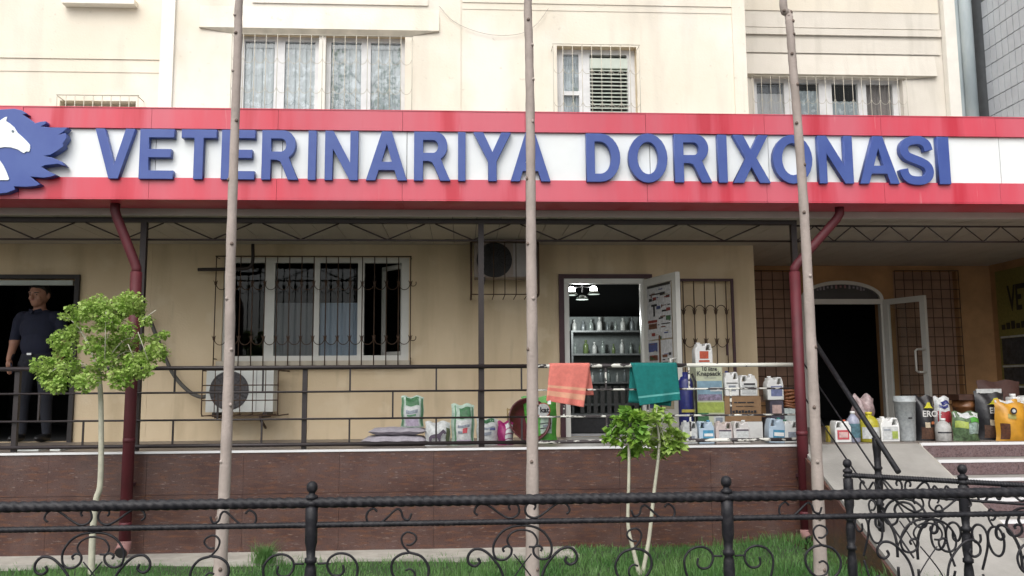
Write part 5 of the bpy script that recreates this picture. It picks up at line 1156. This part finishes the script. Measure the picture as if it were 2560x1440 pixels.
# ================================================================== TREES
def leaves(n, pts, size, m, name, parent, droop=0.3, seed=1, lob=True):
    """many small pointed leaf faces scattered round the twig ends"""
    rg = np.random.default_rng(seed); P = np.array([p[:3] for p in pts]); Rr = np.array([p[3] for p in pts])
    W_ = Rr**2/np.sum(Rr**2); idx = rg.choice(len(P), n, p=W_)
    q = rg.normal(0, 1, (n, 3)); q /= np.linalg.norm(q, axis=1)[:,None]; rad = rg.uniform(.25, 1.0, n)**.6
    c = P[idx]+q*(rad*Rr[idx])[:,None]*np.array([1, 1, .8])
    az = rg.uniform(0, 2*PI, n); el = rg.normal(-droop, .5, n)
    d = np.stack([np.cos(az)*np.cos(el), np.sin(az)*np.cos(el), np.sin(el)], 1)
    up = np.array([0, 0, 1.0])+rg.normal(0, .45, (n, 3)); s_ = np.cross(d, up); s_ /= np.linalg.norm(s_, axis=1)[:,None]; nr = np.cross(s_, d)
    L = size*rg.uniform(.35, 1.5, n)[:,None]; Wd = L*rg.uniform(.32, .5, n)[:,None]
    V = np.stack([c, c+d*L*.45+s_*Wd+nr*L*.08, c+d*L, c+d*L*.45-s_*Wd+nr*L*.08], 1)
    V = V.reshape(-1, 3)-np.array(ORG[parent.as_pointer()])
    me = bpy.data.meshes.new(name); me.vertices.add(4*n); me.vertices.foreach_set('co', V.ravel())
    k = np.arange(n)*4; lp_ = np.stack([k, k+1, k+2, k, k+2, k+3], 1).ravel()
    me.loops.add(6*n); me.loops.foreach_set('vertex_index', lp_.astype(np.int32)); me.polygons.add(2*n); me.polygons.foreach_set('loop_start', (np.arange(2*n)*3).astype(np.int32))
    me.update(calc_edges=True); me.materials.append(m)
    return link(name, me, parent, ORG[parent.as_pointer()])
def limb(pts, r0, r1, m, parent, name='branch', n=7): 
    P = catmull(pts, 4); k = len(P); return MB().tube(P, [r0+(r1-r0)*i/(k-1) for i in range(k)], n).build(name, m, parent)
def tall_tree(label, pxs, Y, r0, r1, seed):
    base = at(pxs[0][0], pxs[0][1], Y); zb_ = lawn_z(base.x, Y)-.05
    t = thing('young_tree', label, 'tree', (base.x, Y, zb_), 'tall bare trunks on the lawn')
    rg = random.Random(seed)
    pts = [Vector((base.x+(base.x-at(pxs[1][0], pxs[1][1], Y).x)*.3, Y, zb_))]+[at(a, b, Y+rg.uniform(-.015, .015)) for a, b in pxs]
    top = pts[-1]; d = (pts[-1]-pts[-2]).normalized()
    pts += [top+Vector((.04, .03, .6)), top+Vector((.02, .10, 1.3)), top+Vector((.06, .1, 2.0))]
    P = catmull(pts, 10); k = len(P); z1 = P[-1].z
    rr = []
    for i, p in enumerate(P):
        f = (p.z-zb_)/(z1-zb_); rr.append((r0+(r1-r0)*f)*(1+.035*math.sin(i*1.7)+rg.uniform(-.02, .03))+(.012*(1-f)**14))
    MB().tube(P, rr, 12).build('trunk', bark, t)
    for i in range(6, k-12, 5):
        a = rg.uniform(-2.6, -.5); p = P[i]; rd = rr[i]
        MB().lathe([(.011,-.012),(.014,0),(.009,.010),(.003,.014)], (p.x+math.cos(a)*rd*.92, p.y+math.sin(a)*rd*.92, p.z), 7).build('knot', knot_m if rg.random() < .5 else bark, t)
    cl_ = []
    for i in range(9):
        j = k-1-i*2; a = rg.uniform(0, 2*PI); q = P[j]; L = rg.uniform(.5, .9)
        e = q+Vector((math.cos(a)*L, math.sin(a)*L, .45)); limb([q, q.lerp(e, .5)+Vector((0,0,.08)), e], .012, .005, bark, t)
        cl_ += [(e.x, e.y, e.z, .26), (*q.lerp(e, .6), .18)]
    leaves(900, cl_, .06, leaf_m, 'crown', t, seed=seed)
tall_tree('tall bare trunk in front of the barred ground floor window', [(550, 1440), (563, 1180), (573, 900), (577, 640), (587, 330), (595, 100), (598, 0)], 6.3, .043, .024, 1)
tall_tree('tall bare trunk in the middle of the picture between the two words of the sign', [(1331, 1440), (1331, 1180), (1331, 900), (1328, 640), (1326, 330), (1323, 130), (1320, 0)], 6.35, .047, .024, 2)
tall_tree('tall bare trunk with a kinked top in front of the right drainpipe', [(2052, 1440), (2043, 1180), (2030, 900), (2012, 560), (1996, 330), (1981, 150), (1974, 60), (1970, 34), (1958, 8)], 6.3, .043, .024, 3)
def clump_pts(lst, Y, ds, rs, seed):
    rg = random.Random(seed); out = []
    for (a, b) in lst:
        p = at(a, b, Y+rg.uniform(-ds, ds)); out.append((p.x, p.y, p.z, rs*rg.uniform(.75, 1.25)))
    return out
TY = 7.62
tp = [(228, 1440), (232, 1330), (240, 1250), (250, 1215), (253, 1120), (252, 1000), (247, 930)]
b0 = at(228, 1440, TY); t = thing('young_tree', 'small young tree with a bushy drooping bright green crown at the left', 'tree', (b0.x, TY, lawn_z(b0.x, TY)-.03))
P = [Vector((b0.x, TY, lawn_z(b0.x, TY)-.03))]+[at(a, b, TY) for a, b in tp]
limb(P, .030, .020, bark_pale, t, 'trunk', 10)
CL = [(240,850),(275,850),(305,850),(270,800),(300,795),(225,850),(265,875),(310,915),(285,930),(170,880),(330,865),(145,865),(195,790),(225,775),(255,772),(300,765),(325,755),(345,775),(365,800),(160,850),(185,825),(215,820),(250,815),(290,815),(320,820),(350,845),(385,845),(405,838),(135,900),(150,880),(128,935),(155,950),(175,915),(205,870),(235,870),(260,900),(290,880),(225,925),(255,940),(335,895),(365,890),(350,920),(320,935),(195,950),(390,880)]
CL += [(112, 940), (120, 960), (145, 968), (108, 915), (415, 832), (160, 790), (175, 770), (240, 760), (330, 748), (215, 955), (300, 950), (360, 935)]
cp = clump_pts(CL, TY, .22, .078, 5)
cp = [(a, b, c, r*R_.uniform(.55, 1.35)) for a, b, c, r in cp]
top_ = P[-1]
for i, c_ in enumerate(cp[::5]): limb([top_, top_.lerp(Vector(c_[:3]), .55)+Vector((0,0,.10)), Vector(c_[:3])], .0045, .002, bark_pale, t)
for a, b in (((265, 780), (262, 900)), ((320, 860), (335, 895)), ((345, 830), (370, 900)), ((355, 800), (390, 775))): MB().tube([at(*a, TY-.25), at(*b, TY-.25)], .0032, 5).build('shoot', bark_pale, t)
leaves(11500, cp, .030, leaf_m, 'crown', t, .45, 11)
def sapling(label, base, stem, CL, Y, seed, m):
    b0 = at(*base, Y); zb_ = lawn_z(b0.x, Y)-.03
    t = thing('sapling', label, 'sapling', (b0.x, Y, zb_), 'paired saplings on the lawn')
    P = [Vector((b0.x, Y, zb_))]+[at(a, b, Y) for a, b in stem]
    limb(P, .021, .009, bark_pale, t, 'trunk', 9)
    cp = clump_pts(CL, Y, .12, .056, seed)
    for i, c_ in enumerate(cp):
        q = P[-1].lerp(P[-2], R_.uniform(0, .8)); limb([q, q.lerp(Vector(c_[:3]), .6)+Vector((0,0,.05)), Vector(c_[:3])], .004, .002, bark_pale, t, n=5)
    leaves(820, cp, .056, m, 'crown', t, .2, seed)
sapling('left sapling of the close pair, with denser yellow green leaves', (1598, 1440), [(1597, 1430), (1582, 1370), (1570, 1310), (1572, 1200), (1572, 1110), (1565, 1045)], [(1570,1035),(1545,1050),(1590,1045),(1535,1075),(1560,1075),(1600,1075),(1520,1095),(1545,1100),(1580,1100),(1570,1130),(1590,1120),(1605,1095)], 7.25, 21, leaf_m2)
sapling('right sapling of the close pair, with looser pale green leaves', (1606, 1440), [(1607, 1430), (1622, 1350), (1634, 1240), (1645, 1150), (1648, 1100), (1640, 1045)], [(1645,1025),(1625,1045),(1665,1045),(1680,1075),(1640,1075),(1700,1090),(1660,1100),(1690,1115),(1625,1105),(1645,1130),(1665,1125)], 7.28, 22, leaf_m)
# grass tuft on the kerb
tfx, tfy = wx(672, 8.0, 1400), 7.86
def tuft_pt(rg):
    a, r = rg.uniform(0, 2*PI), abs(rg.normal(0, .06)); return (tfx+r*math.cos(a), tfy+.5*r*math.sin(a), .045, rg.uniform(.7, 1.4))
tm_ = blades(520, tuft_pt, .09, .17, .003, .9, 9); tm_.name = 'grass_tuft'; tm_.materials.append(grass_m)
V_ = np.empty(len(tm_.vertices)*3); tm_.vertices.foreach_get('co', V_); V_ = V_.reshape(-1, 3)-np.array((tfx, tfy, .045)); tm_.vertices.foreach_set('co', V_.ravel())
o = link('grass_tuft', tm_, None, (tfx, tfy, .045)); tag(o, 'tall tuft of dark grass on the concrete kerb left of the nearest fence post', 'grass tuft')

# ================================================================== PERSON
def person():
    MX, MY = wx(90, 10.1, 950), 10.1
    H = 1.60
    mb = MB()
    def cap(p, q, r0, r1, n=14):
        p, q = Vector(p), Vector(q); k = 7; d = (q-p).normalized()
        pts = [p-d*r0*.85, p-d*r0*.5]+[p.lerp(q, i/k) for i in range(k+1)]+[q+d*r1*.5, q+d*r1*.85]
        rs = [r0*.45, r0*.85]+[r0+(r1-r0)*i/k for i in range(k+1)]+[r1*.85, r1*.45]
        mb.tube(pts, rs, n)
    def ell(c, r, n=16):
        prof = [(max(.02, math.sin(t)), -math.cos(t)) for t in np.linspace(.08, PI-.08, n)]
        b = len(mb.v); mb.lathe(prof, (0,0,0), 20)
        for i in range(b, len(mb.v)): v = mb.v[i]; mb.v[i] = (c[0]+v[0]*r[0], c[1]+v[1]*r[1], c[2]+v[2]*r[2])
    # legs slightly apart
    for s_ in (-1, 1):
        cap((s_*.09, 0, .80), (s_*.115, -.01, .43), .092, .062); cap((s_*.115, -.01, .43), (s_*.125, .02, .09), .060, .042)
        ell((s_*.13, -.05, .045), (.048, .125, .042)); ell((s_*.09, .05, .80), (.095, .10, .11))
    ell((0, .01, .86), (.168, .115, .12)); ell((0, -.01, 1.0), (.165, .115, .17)); ell((0, 0, 1.16), (.185, .115, .18)); ell((0, .005, 1.27), (.175, .10, .10))
    for s_ in (-1, 1): ell((s_*.165, .005, 1.275), (.075, .072, .072))
    # right arm (left in the picture): hangs, forearm in to the pocket
    cap((-.205, .01, 1.25), (-.255, .02, 1.02), .062, .050); cap((-.255, .02, 1.02), (-.225, -.09, .84), .044, .030)
    ell((-.20, -.125, .795), (.026, .040, .050))
    for k, (dx, L) in enumerate(((-.020, .065), (-.006, .075), (.008, .07), (.020, .058))): cap((-.195+dx*.6, -.13+dx, .765), (-.185+dx*.5, -.125+dx, .765-L), .0095, .008, 8)
    cap((-.175, -.145, .80), (-.150, -.150, .755), .011, .009, 8)
    # left arm
    cap((.205, .01, 1.25), (.258, .03, 1.02), .062, .050); cap((.258, .03, 1.02), (.25, -.06, .82), .044, .030)
    ell((.245, -.085, .775), (.026, .038, .050))
    for k, (dx, L) in enumerate(((-.020, .062), (-.006, .075), (.008, .07), (.020, .058))): cap((.245, -.088+dx, .745), (.235, -.09+dx*1.1, .745-L), .0095, .008, 8)
    cap((.225, -.115, .785), (.21, -.125, .735), .011, .009, 8)
    # neck and head, turned a little to his right
    cap((0, .01, 1.30), (0, -.01, 1.42), .062, .055)
    head0 = len(mb.v)
    ell((0, -.005, 1.51), (.078, .098, .105)); ell((0, -.040, 1.455), (.058, .065, .065)); ell((-.004, -.075, 1.415), (.030, .024, .020))
    ell((-.006, -.112, 1.488), (.0135, .020, .026)); ell((-.006, -.098, 1.512), (.010, .014, .022)); ell((0, -.088, 1.535), (.058, .016, .012)); ell((-.005, -.098, 1.450), (.024, .010, .007))
    for s_ in (-1, 1): ell((s_*.079, .005, 1.495), (.012, .020, .032)); ell((s_*.036, -.078, 1.475), (.022, .018, .018))
    hv_ = Vector((0, 0, 1.40))
    for i in range(head0, len(mb.v)):
        d = Vector(mb.v[i])-hv_; d = Matrix.Rotation(.12, 3, 'X') @ Vector((d.x*1.10, d.y*1.10, d.z*1.08)); mb.v[i] = tuple(hv_+d)
    tmp = mb.build('tmp_body', skin_m, org=(0,0,0))
    rm = tmp.modifiers.new('r', 'REMESH'); rm.mode = 'VOXEL'; rm.voxel_size = .007
    sm = tmp.modifiers.new('s', 'SMOOTH'); sm.iterations = 4; sm.factor = .5
    me = bpy.data.meshes.new_from_object(tmp.evaluated_get(bpy.context.evaluated_depsgraph_get())); bpy.data.objects.remove(tmp)
    me.name = 'person'; me.materials.clear()
    for m_ in (skin_m, shirt_m, trouser_m, shoe_m, lip_m): me.materials.append(m_)
    for p in me.polygons:
        c = p.center; p.use_smooth = True; mi = 0
        arm = abs(c.x) > .175 and c.z < 1.10
        if c.z < .085 and True: mi = 3
        elif c.z < .90 and abs(c.x) < .185+.02*(c.z > .78) and not (c.z > .66 and (c.x < -.145 and c.y < -.10)): mi = 2
        elif c.z < .90 and abs(c.x) >= .185: mi = 0
        elif c.z < 1.355-.25*max(0, -c.y-.02) and not (arm and c.z < 1.045): mi = 1
        if abs(c.x+.005) < .024 and 1.445 < c.z < 1.462 and c.y < -.09: mi = 4
        p.material_index = mi
    ob = link('person', me, None, (0,0,0)); ob.location = (MX, MY, PZ-.002); ob.rotation_euler.z = -.12; ob.scale = (1.16, 1.13, 1.10)
    tag(ob, 'man in a navy short sleeved shirt and dark trousers standing in the left doorway', 'person')
    # hair cap, collar, belt buckle, eyes
    hb = MB(); hb.lathe([(max(.01, math.sin(t)), -math.cos(t)) for t in np.linspace(1.25, PI-.03, 12)], (0,0,0), 22)
    hv = []
    for v in hb.v:
        f = 1+.03*math.sin(9*math.atan2(v[1], v[0])); z = v[2]; y = v[1]
        zz = z*.112 if y > -.45 else max(z, .56)*.112
        hv.append((v[0]*.0835*f, .008+y*.103*f, 1.514+zz+(.006 if y < 0 else 0)))
    hp_ = lambda v: (lambda d: tuple(Vector((0, 0, 1.40))+Matrix.Rotation(.12, 3, 'X') @ Vector((d.x*1.10, d.y*1.10, d.z*1.08))))(Vector(v)-Vector((0, 0, 1.40)))
    hb.v = [hp_(v) for v in hv]; h_ = hb.build('hair', hair_m, ob)
    for s_ in (-1, 1):
        MB().lathe([(.002,-.006),(.007,-.003),(.007,.003),(.002,.006)], hp_((s_*.030-.004, -.093, 1.508)), 8).build('eye', hair_m, ob)
        MB().bar(hp_((s_*.016-.004, -.103, 1.527)), hp_((s_*.048-.004, -.091, 1.529)), .009, .008).build('eyebrow', hair_m, ob)
        MB().add([(0,-.105,1.345),(s_*.06,-.085,1.365),(s_*.075,-.06,1.33),(s_*.022,-.118,1.30)], [(0,1,2,3)]).build('collar', shirt_m, ob)
    bx('belt_buckle', buckle_m, ob, -.025, .02, -.135, -.122, .885, .905)
person()
# white mats by the left doorway
for k, (a, b) in enumerate(((52, 104), (132, 158))):
    o = MB().box(wx(a, 8.62, 1120), wx(b, 8.62, 1120), 8.56, 8.75, PZ+.001, PZ+.03).build('floor_block', white_tile)
    tag(o, ('wide white block on the porch floor at the man\'s feet', 'narrow white block on the porch floor right of the man\'s feet')[k], 'block')
